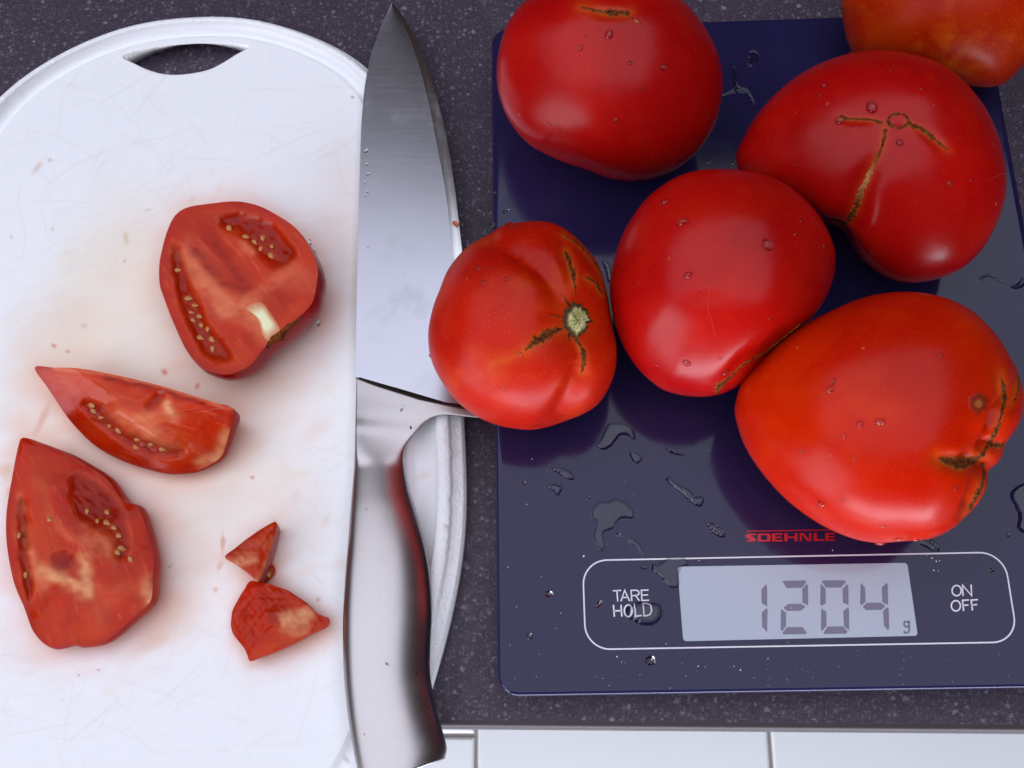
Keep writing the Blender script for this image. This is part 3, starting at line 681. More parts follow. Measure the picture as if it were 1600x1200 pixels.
# back left
o1 = [(821, 0), (802, 21.5), (788, 46), (777.6, 86), (775.5, 121), (780, 150.5), (794, 185.5), (829, 226), (874, 251), (915, 265), (950, 278), (987, 283.6), (1022, 279.6), (1057, 266), (1089.5, 239), (1116, 199), (1127, 161), (1130, 126), (1122, 83), (1100, 40), (1066.6, 0), (1020, -30), (950, -42), (880, -32)]
s1 = z7([(625, 45), (700, 60), (760, 74), (830, 80), (905, 75)])
t1 = tomato(o1, (953, 122), "pinkish red tomato at the back left with a short brown scar on top", M_SKIN_RED, .86, furrows=[(s1, 9, .0005), (z7([(140, 600), (330, 780), (420, 850)]), 26, -.0006)], halos=[(s1, 9, .6)], seed=1)
scar(t1, s1, [4, 7, 9, 13, 12], name="stem_scar", seed=5)
scar(t1, z7([(915, 105), (970, 138)]), [2.5, 1.5], pale=.9, seed=6)
drops(t1, z7([]) + [(952, 53, 8), (907, 75, 5), (984, 98.5, 4.5), (1038, 105, 7), (985, 121, 2.5), (1005, 141, 3), (963, 188, 5), (915, 55, 3), (946, 180, 3), (876, 201, 2.5), (850, 126, 2.5), (1062, 71, 3), (1071, 140, 2.5), (879, 170, 2), (1109, 186, 5), (858, 194, 4)], "the back left tomato", "water drops on the back left tomato")
# back right, orange
o6 = [(1316, 0), (1316, 20), (1318, 38), (1325.5, 69), (1345, 96), (1390, 112), (1440, 120), (1480, 128), (1513, 134), (1544, 136.5), (1571, 130), (1600, 101.6), (1630, 60), (1640, 0), (1625, -60), (1580, -115), (1500, -145), (1420, -130), (1350, -80)]
t6 = tomato(o6, (1478, 0), "mottled orange tomato cut off by the top right corner of the photo", M_SKIN_ORANGE, .86, seed=2)
# right, star scar
o2 = [(1149, 245), (1160.7, 214.7), (1187.5, 172.5), (1229.7, 130), (1275.7, 101.6), (1321.7, 85), (1367.7, 78.6), (1417.5, 82.4), (1463.5, 96), (1498, 119), (1536, 161), (1559, 207), (1571, 253), (1573, 295), (1563, 337), (1540, 383), (1505.7, 418), (1459.7, 437), (1413.7, 441), (1375, 427.5), (1344.7, 402.5), (1325.5, 374), (1312, 357), (1280, 345), (1240, 325), (1190, 300), (1158, 275)]
s2a = z8([(650, 500), (590, 487), (520, 485), (478, 480)]); s2b = z8([(750, 500), (810, 530), (850, 560), (915, 614)]); s2c = z8([(660, 525), (650, 590), (610, 680), (570, 760), (540, 850), (500, 912)])
ring2 = [(1403 + 16 * math.cos(a), 189 + 11 * math.sin(a)) for a in np.linspace(0, 2 * math.pi, 14)]
t2 = tomato(o2, (1368, 255), "red tomato with a three armed brown scar star around its blossom end", M_SKIN_RED, .84, furrows=[(s2c + [(1318, 362)], 22, .0022), (s2a, 8, .0006), (s2b, 9, .0006)], dents=[((1403, 188), 14, 10, .0006)], halos=[(s2a, 5, .5), (s2b, 6, .5), (s2c, 7, .5)], seed=3)
scar(t2, s2a, [7, 5, 5, 3], seed=11); scar(t2, s2b, [8, 9, 7, 2], seed=12); scar(t2, s2c, [6, 5, 7, 9, 11, 7], pale=.8, seed=13); scar(t2, ring2, [5, 5, 6, 5, 5], name="scar_ring", seed=14)
drops(t2, [(1362, 167, 10), (1313, 187, 9), (1406, 223, 6), (1286, 133, 5), (1280, 149, 3), (1330, 84, 6), (1484, 287, 5), (1517, 283, 3), (1440, 138, 3), (1393, 110, 3), (1242, 258, 3), (1210, 170, 3), (1341, 134, 2)], "the star scarred tomato", "water drops on the star scarred tomato")
# centre
o4 = [(951.7, 453), (955, 420), (966.7, 380), (983, 346.7), (1010, 310), (1046.7, 281.7), (1080, 268), (1116.7, 263.5), (1156.7, 265), (1196.7, 273), (1236.7, 293), (1270, 323), (1293, 356.7), (1306, 393), (1305, 426.7), (1293, 463), (1270, 495), (1236.7, 526), (1203, 556), (1176, 584), (1156.7, 602), (1136.7, 613), (1120, 618), (1096.7, 621), (1063, 618), (1030, 606.7), (996.7, 576.7), (973, 540), (958, 496.7)]
s4 = zt4([(566, 1118), (580, 1090), (640, 1040), (700, 985), (800, 928), (900, 850), (960, 800)])
t4 = tomato(o4, (1128, 440), "smooth red tomato in the middle with a dark crack low on its right", M_SKIN_RED, .82, lift=.006, furrows=[(s4, 14, .0016)], dents=[((1096, 450), 20, 9, -.00010), ((1100, 468), 30, 12, .00010)], halos=[(s4, 5, .12)], seed=4)
scar(t4, s4, [9, 9, 5, 3, 2, 1.6, 1], seed=21)
drops(t4, [(1066, 346, 9), (1199.5, 382, 10), (1075, 429.5, 6.5), (1073, 567, 7), (1134, 582, 8), (1038, 316, 8), (1288, 385, 5), (1244, 366, 4), (1253, 345, 4), (1096, 450, 2.5), (1025, 570, 3), (961, 436, 5), (1298, 410, 4), (1125, 560, 4), (1054, 330, 2), (1256, 357, 2), (1203, 498, 2.5), (1052, 394, 3), (966, 412, 3), (1256, 482, 3)], "the middle tomato", "water drops on the middle tomato")
# front left with stem scar
o3 = [(668.5, 533), (669, 511), (676, 480), (687, 452.6), (702, 418.7), (730, 386), (767, 363), (785.7, 352), (822.7, 346), (859.7, 347.7), (890.5, 363), (921, 391), (940, 418.7), (950.6, 458.7), (957, 505), (963, 542), (960, 582), (946, 616), (927.5, 637.6), (890.5, 657.6), (847, 671.5), (810, 671.5), (773, 664), (742.5, 650), (711.7, 625), (687, 591), (673, 560.5)]
c1 = zt3([(758, 240), (775, 290), (795, 350), (798, 392)]); c1t = zt3([(798, 392), (806, 425), (805, 462)]); c2 = zt3([(553, 738), (620, 685), (680, 650), (742, 627)]); c3 = zt3([(812, 680), (842, 740), (852, 790), (838, 850)]); c4 = zt3([(745, 155), (820, 200), (880, 265), (930, 340), (962, 430)]); c5 = zt3([(858, 368), (910, 400), (942, 452)])
f3a = zt3([(770, 520), (745, 470), (690, 370), (620, 300), (530, 240), (400, 195)]); f3b = zt3([(812, 680), (838, 800), (830, 870), (800, 945), (740, 1050), (660, 1120)])
t3 = tomato(o3, (815, 512), "orange red tomato with a round green stem scar, over the knife heel", M_SKIN_WARM, .88, furrows=[(f3a, 18, .0026), (f3b, 17, .0025), (zt3([(800, 460), (785, 300), (740, 180)]), 12, .0008), (c2, 9, .0007), (c1, 7, .0005), (c3, 7, .0006), (c4, 8, .0008)], dents=[((901, 503), 46, 52, .0030)],
            halos=[(c1, 8, .8), (c2, 10, .8), (c3, 7, .8), (c5, 6, .8), (c4, 6, .5), (zt3([(550, 735), (480, 775), (390, 805)]), 9, .55), ([(893, 495), (910, 512)], 22, .35)], seed=5)
for k, (ln, wd) in enumerate([(c1, [5, 9, 9, 5]), (c1t, [2, 2.5, 1.5]), (c2, [3, 16, 18, 6]), (c3, [4, 9, 9, 2]), (c4, [2, 3.5, 3.5, 3, 3]), (c5, [3, 6, 2])]): scar(t3, ln, wd, seed=30 + k)
for k, ln in enumerate([[(676, 562), (735, 572), (765, 590)], [(752, 468), (768, 500), (785, 525)], [(775, 700), (772, 665), (790, 630)], [(862, 600), (892, 592)], [(855, 555), (880, 548)]]): scar(t3, zt3(ln), [1.5, 5, 6], name="sepal_remnant", seed=50 + k)
disc(t3, (900, 501), 20, 27, "stem_scar", M_STEM, .0012)
drops(t3, [(747, 419, 7), (768, 419, 4), (755, 441, 5.5), (791, 436, 5), (796, 352, 9), (672, 556, 4), (788, 606, 4), (900, 618, 3), (812, 553, 3.5), (936, 628, 4), (773, 487, 3), (815, 655, 2.5)], "the green stemmed tomato", "water drops on the tomato by the knife")
# front right, heart shaped with folded shoulder
o5 = [(1147.5, 650), (1149, 624), (1160, 595), (1193, 558), (1248, 512.5), (1303, 483), (1347, 465), (1384, 457), (1432, 455.7), (1479, 465), (1523, 487), (1560, 525), (1582, 562), (1597, 591), (1600, 621), (1594, 657), (1575, 688.5), (1568, 709), (1560, 724), (1547, 738), (1545, 760), (1527, 793), (1494, 822), (1457, 841), (1413, 846), (1362, 848), (1318, 837), (1274, 815), (1230, 782), (1193, 742), (1164, 698)]
f5a = zt5([(1128, 768), (1180, 670), (1215, 580), (1255, 540), (1285, 440)]); f5b = zt5([(1140, 745), (1200, 610), (1222, 520), (1210, 430)]); f5c = zt5([(1128, 775), (1138, 860), (1112, 930), (1055, 1030)]); f5d = zt5([(1130, 760), (1170, 722), (1230, 725)]); f5e = zt5([(1128, 768), (1090, 790), (1040, 805), (945, 782)]); f5f = zt5([(1130, 775), (1165, 830), (1175, 850)])
t5 = tomato(o5, (1375, 652), "largest tomato, orange red with a deep folded and cracked shoulder beside the display", M_SKIN_EVEN, .82, furrows=[(f5a, 11, .0026), (f5b, 9, .0016), (f5c, 11, .0028), (f5d, 9, .0018), (f5e, 12, .0018), (f5f, 9, .0030)], dents=[((1534, 712), 30, 32, .0018)],
            halos=[(f5e, 13, .7), (f5b[2:], 9, .8), (f5c[1:], 9, .75), (f5a, 6, .5), (f5d, 8, .5), ([(1529, 625), (1529, 635)], 9, .35)], seed=6)
scar(t5, zt5([(945, 783), (985, 797), (1035, 806), (1090, 788), (1128, 767)]), [5, 18, 24, 15, 4], jag=.1, seed=61)
scar(t5, zt5([(1210, 436), (1222, 510), (1214, 590), (1200, 625)]), [4, 9, 6, 3], seed=62); scar(t5, zt5([(1133, 800), (1134, 870), (1105, 940), (1056, 1028)]), [4, 6, 8, 9], seed=63)
scar(t5, zt5([(1140, 745), (1175, 690), (1205, 630)]), [6, 7, 5], seed=64); scar(t5, zt5([(1150, 715), (1190, 728), (1222, 722)]), [5, 11, 5], seed=65); scar(t5, zt5([(1283, 430), (1280, 500), (1262, 540)]), [3, 4, 3], seed=66); scar(t5, zt5([(1122, 768), (1135, 760), (1150, 735)]), [5, 9, 5], seed=67)
sp5 = disc(t5, (1529, 630), 17, 18, "brown_spot", M_SPOT, .00008)
drops(t5, [(1297, 608, 7), (1343, 663, 5.5), (1375, 659, 8), (1283, 788, 9), (1318, 782, 4), (1318, 682, 4), (1334, 717, 4), (1252, 705, 4), (1493, 763, 5), (1404, 842, 7), (1375, 848, 8), (1430, 843, 6), (1302, 596, 5), (1380, 822, 4), (1470, 555, 4), (1329, 818, 2.5)], "the largest tomato", "water drops on the largest tomato")

# ------------------------------------------------------------------ cut tomato pieces
seed_me = None
def seed_mesh():
    V = []; nr, na = 7, 10
    for i in range(nr):
        t = i / (nr - 1); x = -1 + 2 * t; r = math.sqrt(max(0, 1 - x * x)) * (.72 - .22 * x) + .001
        for j in range(na): a = 2 * math.pi * j / na; V.append((x * .00125, r * .00118 * math.cos(a), r * .0006 * math.sin(a)))
    me = bpy.data.meshes.new("seed"); me.from_pydata(V, [], grid_faces(nr, na, True) + [tuple(range(na)), tuple(range((nr - 1) * na, nr * na))[::-1]])
    me.polygons.foreach_set("use_smooth", [True] * len(me.polygons)); me.materials.append(M_SEED); return me
SEED = seed_mesh()
RED1 = np.array([.50, .0165, .0004]); DARK = np.array([.20, .003, .001]); PALE = np.array([.68, .165, .070]); CREAM = np.array([.76, .34, .15]); ORG = np.array([.52, .045, .005])
def piece(label, outline, zc, centre, base, shift=(0, 0), bulge=0.0, bulge_dir=None, cav=(), paints=(), seeds=(), wobble=.00007, zbase=None, rings=70, seg=200, rim=(5, None), group=None, skin=M_SKIN_RED, ridges=(), fibre=.9):
    """a cut piece: painted flesh face following an outline (pixel x, y, height z), skin below it down to the board"""
    zbase = zbase or ZB + .0001
    Q = spline(outline, seg); cx, cy = centre
    root = thing("tomato_piece", W(cx, cy, ZB), label, "tomato piece", group)
    V = []; px = []
    for i in range(rings):
        f = 1 - i / rings
        for x, y, z in Q:
            X, Y, Z = cx + (x - cx) * f, cy + (y - cy) * f, zc + (z - zc) * f; px.append((X, Y)); V.append((X, Y, Z))
    V.append((cx, cy, zc)); px.append((cx, cy)); px = np.array(px); Z = np.array([v[2] for v in V])
    D = polydist(px, Q[::3, :2])
    inner = sm(D, 0, 5)
    Z = Z + wobble * fnoise(px, .09, 5) * inner + .5 * wobble * fnoise(px, .3, 6) * inner
    for (line, wd, h) in ridges:
        d, f = linedist(px, line); Z = Z + h * np.exp(-(d / wd) ** 2) * sm(D, 0, 8)
    col = RED1 + (ORG - RED1) * (.5 + .5 * np.clip(fnoise(px, .05, 9), -1, 1))[:, None] * .55
    fd = np.array([math.cos(fibre), math.sin(fibre)]); fu = np.c_[px @ fd * .12, px @ np.array([-fd[1], fd[0]])]
    fib = np.clip(.6 * fnoise(fu, .30, 12) + .5 * fnoise(fu, .75, 13), -1, 1); lowf = np.clip(fnoise(px, .035, 14) + .3 * fnoise(px, .11, 16), -1, 1)
    col = col * (1 + .08 * fib[:, None]) ; k = (.45 * sm(lowf, -.1, .9))[:, None]; col = col * (1 - k) + np.array([.30, .005, .0004]) * k
    k = (.30 * sm(fib, .45, 1))[:, None]; col = col * (1 - k) + PALE * k
    rimw = (1 - sm(D, 2, rim[0] + 7))[:, None]; col = col * (1 - .55 * rimw) + np.array([.36, .012, .004]) * .55 * rimw
    for kind, geo, c, amt, soft in paints:
        if kind == 'poly': a = amt * sm(polydist(px, geo), -soft, soft)
        else: d, f = linedist(px + np.stack([fnoise(px, .10, 41), fnoise(px, .10, 42)], -1) * soft * .45, geo); a = amt * np.exp(-(d / (soft * 1.15)) ** 2)
        a = (a * np.clip(1 + .30 * fnoise(px, .16, 15) + .12 * fib, 0, 1.4)).clip(0, 1)[:, None]; col = col * (1 - a) + np.array(c) * a
    for poly, dep in cav:
        d = polydist(px, spline(poly, 60)); a = sm(d + 2.2 * fnoise(px, .13, 21), -5, 10)
        Z = Z - dep * a + .12 * dep * a * fnoise(px, .22, 22)
        k = (.66 * a)[:, None]; col = col * (1 - k) + DARK * (1 + .3 * fnoise(px, .2, 23)[:, None]) * k
        lip = (np.exp(-((d + 2) / 3.) ** 2) * .10)[:, None]; col = col * (1 - lip) + PALE * lip
    P3 = np.array([W(x, y, z) for (x, y), z in zip(px, Z)])
    F = grid_faces(rings, seg, True) + [((rings - 1) * seg + j, (rings - 1) * seg + (j + 1) % seg, rings * seg) for j in range(seg)]
    fl = mesh_obj("flesh", P3, F, M_FLESH, root, colour=np.clip(col, 0, 1))
    # skin
    c3 = W(cx, cy, 0)[:2]; rimp = P3[:seg]; SV = []; nk = 14
    for k in range(nk):
        t = k / (nk - 1)
        for j in range(seg):
            r3 = rimp[j]; e = (r3[:2] - c3); tgt = c3 + e * base + np.array(shift)
            u = t
            xy_ = r3[:2] + (tgt - r3[:2]) * (1 - math.cos(u * math.pi / 2)) ** 1.0
            if bulge:
                dn = e / max(np.linalg.norm(e), 1e-6); wgt = 1.0
                if bulge_dir is not None: wgt = max(0, .25 + .75 * (dn @ np.array(bulge_dir)))
                xy_ = xy_ + dn * bulge * math.sin(math.pi * min(1, u * 1.25)) * wgt
            z = r3[2] + (zbase - r3[2]) * math.sin(u * math.pi / 2)
            SV.append((xy_[0], xy_[1], z))
    SF = grid_faces(nk, seg, True) + [tuple(range((nk - 1) * seg, nk * seg))]
    sk = mesh_obj("skin", SV, SF, skin, root, attrs={"halo": [0.] * len(SV)})
    for ob in (fl, sk):
        bm = bmesh.new(); bm.from_mesh(ob.data); bmesh.ops.recalc_face_normals(bm, faces=bm.faces); bm.to_mesh(ob.data); bm.free()
    bv = BVHTree.FromPolygons([Vector(p) for p in P3], F)
    t = Tomato(); t.bvh = bv; t.root = root; t.C = P3[-1]
    for i, s_ in enumerate(seeds):
        x, y = s_[:2]; a = s_[2] if len(s_) > 2 else random.uniform(0, 3.1); k = s_[3] if len(s_) > 3 else random.uniform(.72, 1.12)
        p, nn = hit(t, x, y)
        if p is None: continue
        o = bpy.data.objects.new("seed", SEED); S.collection.objects.link(o)
        o.parent = root; o.matrix_parent_inverse = Matrix.Translation(-root.location)
        o.location = p + nn * .00012; o.rotation_euler = (random.uniform(-.3, .3), random.uniform(-.3, .3), -a); o.scale = (k, k, k)
    return t
zh = lambda P: zm(P, 3.53, 200, 280); zw = lambda P: zm(P, 2.4, 0, 540); zd = lambda P: zm(P, 4.2875, 320, 780)
def withz(P, f): return [(x, y, f(x, y)) for x, y in P]
# half tomato
oh = zh([(185, 400), (215, 290), (260, 200), (330, 155), (450, 135), (590, 122), (700, 140), (800, 185), (920, 265), (1000, 370), (1045, 480), (1040, 580), (1010, 690), (900, 800), (830, 862), (760, 920), (680, 1020), (600, 1065), (530, 1078), (450, 1060), (390, 1025), (320, 940), (250, 790), (200, 660), (175, 580), (172, 480)])
hz = lambda x, y: .0258 + .00002 * (x - 375) - .000018 * (y - 450)
cavR = zh([(505, 195), (580, 188), (650, 192), (800, 250), (880, 330), (932, 410), (885, 470), (800, 490), (745, 440), (700, 400), (640, 330), (590, 285), (510, 270)])
cavL = zh([(255, 370), (300, 400), (330, 540), (400, 660), (440, 790), (520, 880), (575, 985), (500, 1010), (420, 960), (340, 830), (270, 640), (245, 500)])
th_ = piece("halved tomato lying cut face up with its white core and seeds showing", withz(oh, hz), .0260, (372, 448), .50, shift=(.0035, -.001), bulge=.0024, bulge_dir=(.86, -.5),
    cav=[(cavR, .0016), (cavL, .0016)],
    paints=[('line', zh([(330, 420), (430, 560), (540, 690), (690, 740)]), PALE, .85, 17), ('line', zh([(360, 460), (440, 570), (500, 640)]), PALE, .7, 10), ('line', zh([(640, 370), (680, 400)]), PALE, .7, 7), ('line', zh([(860, 520), (1000, 560)]), PALE, .35, 16), ('line', zh([(720, 620), (800, 560), (900, 500)]), PALE, .3, 9), ('line', zh([(660, 680), (720, 800), (780, 860)]), PALE, .6, 14), ('line', zh([(840, 800), (900, 730), (990, 690)]), ORG, .6, 9),
            ('line', zh([(360, 380), (520, 560), (640, 620)]), (.26, .005, .0006), .75, 8), ('line', zh([(460, 330), (560, 470), (660, 600)]), (.28, .006, .0006), .75, 10), ('line', zh([(450, 880), (640, 1000)]), ORG, .4, 14), ('line', zh([(850, 190), (980, 370), (1020, 560)]), ORG, .35, 9)],
    seeds=[(*p, a) for p, a in zip(zh([(560, 275), (745, 325), (733, 385), (795, 370), (790, 422), (275, 503), (335, 657), (372, 695), (352, 735), (360, 778), (397, 757), (405, 805), (443, 825), (400, 875), (463, 885), (467, 935), (650, 318), (698, 350)]), [1.2, 1.4, 1.8, 1.2, 1.0, 0, .1, .2, .3, .8, .4, 1, 1.6, .5, .8, 1.4, .3, .8])])
def patch(t, poly, name, mat, h, n=40, attrs=True):
    Q = spline(poly, n); c = Q.mean(0); V = []; ac = []
    for i in range(6):
        f = 1 - i / 5.5
        for x, y in Q:
            p, nn = hit(t, c[0] + (x - c[0]) * f, c[1] + (y - c[1]) * f)
            if p is None: p, nn = t.C, np.zeros(3)
            V.append(p + nn * (h * (1 - f ** 4) + .00004)); ac.append(1 - f)
    return mesh_obj(name, V, grid_faces(6, n, True) + [tuple(range(5 * n, 6 * n))], mat, t.root, attrs={"across": ac, "pale": [0.] * len(ac)})
patch(th_, zh([(650, 712), (690, 685), (742, 684), (790, 745), (838, 828), (815, 868), (770, 892), (738, 850), (722, 790), (690, 745)]), "core", M_CORE, .00012)
# dry calyx along the rim of the half
CAL = [(960, 762), (905, 800), (868, 830), (838, 866), (800, 886), (770, 920)]
V = []; cal = spline(np.c_[np.array(zh(CAL)), [3, 6, 8, 12, 10, 6]], 26, closed=False); rr_ = np.random.default_rng(4)
for i, (x, y, wd) in enumerate(cal):
    for k in range(5):
        s = -1 + k / 2; p = W(x + s * wd * .35 + rr_.normal() * .5, y + s * wd * .45 + rr_.normal() * .6, hz(x, y) + .0006 * (1 - s * s) + .0002 - .0011 * max(0, s)); V.append(p)
mesh_obj("calyx_remnant", V, grid_faces(26, 5, False, flip=True), M_SCAR, th_.root, attrs={"across": [.55] * len(V), "pale": [0.] * len(V)})
for pts_, wd in (([(845, 870), (862, 885), (882, 892)], 3.0), ([(775, 905), (768, 925), (782, 945)], 3.5)):
    q = spline(np.c_[np.array(zh(pts_)), [wd, wd * .7, .6]], 8, closed=False)
    mesh_obj("calyx_remnant", [W(x + s * w_ * .6, y - s * w_ * .3, hz(x, y) + .0003 - .0012 * i / 8) for i, (x, y, w_) in enumerate(q) for s in (-1, 0, 1)], grid_faces(8, 3, False, flip=True), M_SCAR, th_.root, attrs={"across": [.3] * 24, "pale": [0.] * 24})
for x, y in [(484, 378), (491, 395), (502, 428), (497, 505)]:
    p = W(x, y, .020); water_cap(p, (.8, .1, .5), .0011, .0009, .0008, 0, "tiny water drop clinging to the halved tomato's side", "water drops on the halved tomato")

# upper wedge
ow = zw([(130, 82), (200, 82), (290, 85), (400, 103), (500, 125), (600, 150), (700, 180), (800, 212), (872, 236), (866, 300), (848, 370), (830, 415), (790, 445), (740, 468), (690, 476), (620, 475), (540, 455), (480, 435), (410, 403), (350, 365), (290, 310), (240, 250), (180, 160)])
topl = zw([(130, 82), (290, 85), (500, 125), (700, 180), (872, 236)])
def wz(x, y):
    d, f = linedist(np.array([[x, y]]), topl); return float(.0285 - .00016 * min(d[0], 100) - .004 * (1 - min(1, (x - 50) / 60)) - .002 * max(0, (x - 340) / 20))
tw = piece("tomato wedge with a long pointed tip, lying above the broader wedge", withz(ow, wz), .0236, (228, 655), .62, shift=(.001, .004), bulge=.0012, 
    cav=[(zw([(310, 205), (370, 215), (420, 262), (470, 318), (560, 350), (660, 375), (700, 400), (640, 425), (560, 410), (470, 370), (400, 320), (330, 260)]), .0013), (zw([(590, 170), (625, 185), (600, 235), (560, 250), (540, 225)]), .0006)],
    paints=[('line', zw([(440, 250), (520, 300), (600, 340), (640, 370)]), PALE, .85, 17), ('line', zw([(560, 285), (640, 235), (650, 260)]), PALE, .8, 11), ('line', zw([(632, 215), (645, 245)]), CREAM, .9, 6), ('line', zw([(430, 230), (330, 150), (220, 110)]), ORG, .5, 12), ('line', zw([(640, 330), (690, 370)]), ORG, .7, 10), ('line', zw([(760, 440), (820, 410), (845, 330)]), CREAM, .55, 9), ('line', zw([(200, 84), (400, 106), (600, 152), (870, 237)]), PALE, .6, 3.0), ('line', zw([(400, 118), (600, 166), (760, 215)]), DARK, .7, 4), ('line', zw([(300, 130), (470, 185), (560, 200)]), (.50, .05, .012), .6, 9)],
    seeds=[(*p, a) for p, a in zip(zw([(345, 222), (352, 245), (380, 268), (412, 300), (445, 318), (515, 352), (568, 370), (510, 382), (610, 388)]), [.6, .8, .2, 1.4, .9, .2, .1, .4, .1])], ridges=[(zw([(440, 250), (540, 310), (640, 360)]), 13, .0012)], skin=M_SKIN_WARM, fibre=.35)
# lower wedge
ol = zw([(85, 345), (140, 362), (200, 385), (255, 408), (310, 440), (400, 500), (460, 580), (515, 605), (550, 690), (577, 800), (572, 870), (572, 920), (560, 965), (500, 1020), (400, 1105), (310, 1125), (270, 1118), (195, 1130), (130, 1080), (90, 980), (50, 880), (25, 740), (25, 620), (48, 480), (68, 380)])
rl = zw([(85, 350), (115, 470), (145, 600), (175, 750), (215, 860), (320, 915)])
def lz(x, y): d, f = linedist(np.array([[x, y]]), rl); return float(.0225 - .00006 * (math.hypot(min(d[0], 130), 40) - 40) - .004 * max(0, (y - 930) / 80))
tl = piece("broad tomato wedge with two cut faces, at the board's left edge below the longer one", withz(ol, lz), .0215, (125, 850), .66, shift=(.002, .002), bulge=.0016,
    cav=[(zw([(290, 480), (360, 510), (420, 560), (470, 640), (490, 720), (480, 790), (440, 800), (410, 720), (360, 690), (300, 650), (265, 590), (262, 520)]), .0009), (zw([(75, 570), (105, 590), (110, 680), (118, 800), (130, 900), (110, 960), (85, 880), (70, 760), (62, 650)]), .0014), (zw([(190, 780), (250, 765), (285, 800), (260, 840), (205, 840)]), .0006)],
    paints=[('line', zw([(150, 850), (230, 870), (300, 910), (325, 925)]), CREAM, .85, 10), ('line', zw([(310, 800), (325, 880)]), CREAM, .7, 8), ('line', zw([(330, 740), (400, 730), (420, 760)]), PALE, .65, 18), ('line', zw([(95, 700), (125, 840), (160, 900)]), PALE, .85, 9), ('line', zw([(140, 500), (190, 640), (260, 720)]), PALE, .35, 7), ('line', zw([(130, 420), (160, 640), (180, 800)]), ORG, .5, 9), ('line', zw([(200, 1000), (230, 1090)]), ORG, .5, 18), ('line', zw([(360, 1000), (430, 930)]), PALE, .25, 22), ('line', zw([(560, 960), (555, 890), (540, 930)]), CREAM, .6, 9), ('line', zw([(75, 560), (85, 620)]), PALE, .6, 5), ('line', zw([(300, 1080), (360, 1060)]), ORG, .5, 14), ('line', zw([(270, 960), (240, 1110)]), (.36, .014, .004), .5, 8)],
    seeds=[(*p, a) for p, a in zip(zw([(327, 622), (402, 625), (402, 665), (428, 683), (445, 713), (458, 763), (365, 658), (440, 775), (490, 803), (96, 862), (70, 712), (186, 653)]), [1.5, .9, .6, .5, .4, .3, 1.2, .8, 1., 1.5, 1.3, .4])], ridges=[(rl, 14, .0005)], skin=M_SKIN_WARM, fibre=1.25)
# small pieces
oc = zd([(465, 152), (480, 165), (478, 200), (455, 290), (425, 390), (395, 480), (362, 548), (345, 545), (290, 500), (210, 440), (135, 388), (200, 330), (290, 260), (380, 198)])
def cz(x, y): return float(ZB + .0085 + .00006 * (428 - x))
tc = piece("small three cornered tomato scrap above the larger scrap", withz(oc, cz), ZB + .0112, (398, 868), .80, shift=(.0008, .0004), rings=40, seg=120, wobble=.0002, rim=(2, None),
    paints=[('line', zd([(210, 430), (290, 405), (330, 400)]), CREAM, .75, 6), ('line', zd([(140, 392), (250, 475), (350, 548)]), PALE, .8, 3), ('line', zd([(455, 270), (400, 440), (360, 540)]), PALE, .55, 4), ('line', zd([(400, 230), (460, 190)]), ORG, .7, 8), ('line', zd([(220, 370), (400, 300)]), PALE, .30, 9)])
og = zd([(400, 440), (440, 432), (466, 455), (468, 495), (440, 530), (405, 560), (375, 560), (362, 530), (380, 480)])
gel = piece("tiny blob of seed gel stuck between the two scraps", withz(og, lambda x, y: ZB + .0020), ZB + .0042, (418, 893), .9, rings=20, seg=60, wobble=.0001, seeds=[(419, 897, 1.0, 1.0)], paints=[('line', zd([(420, 470), (425, 520)]), (.40, .06, .015), .7, 6)], rim=(1, None), skin=M_GEL)
od = zd([(175, 850), (178, 790), (190, 735), (240, 640), (268, 600), (290, 560), (320, 545), (380, 560), (430, 565), (500, 590), (560, 612), (625, 655), (680, 692), (715, 725), (750, 762), (800, 785), (832, 800), (825, 848), (770, 880), (700, 912), (640, 945), (560, 985), (480, 1020), (420, 1045), (360, 1065), (303, 1085), (285, 1045), (268, 1005), (225, 950), (190, 902)])
td = piece("thin curved tomato offcut with a pale patch, lowest on the board", withz(od, lambda x, y: float(ZB + .0050 + .0022 * math.sin((x - 360) / 150 * 3.1))), ZB + .0095, (420, 965), .86, shift=(.0004, .0008), rings=50, seg=160, wobble=.0002, rim=(2, None),
    paints=[('poly', zd([(490, 770), (560, 745), (640, 740), (690, 715), (730, 760), (740, 800), (690, 850), (600, 850), (520, 840)]), CREAM, .85, 6), ('line', zd([(720, 830), (800, 830)]), (.45, .02, .006), .8, 9), ('line', zd([(330, 1060), (480, 1000), (620, 930), (760, 870)]), ORG, .75, 10), ('line', zd([(560, 860), (650, 880)]), CREAM, .5, 9), ('poly', zd([(200, 740), (330, 600), (520, 620), (560, 720), (420, 860), (320, 980), (220, 900)]), (.33, .012, .004), .6, 14)])
for t_ in (tw, tl, tc, td, gel): t_.root.name = "tomato_scrap" if t_ in (tc, td, gel) else "tomato_wedge"
th_.root.name = "tomato_half"

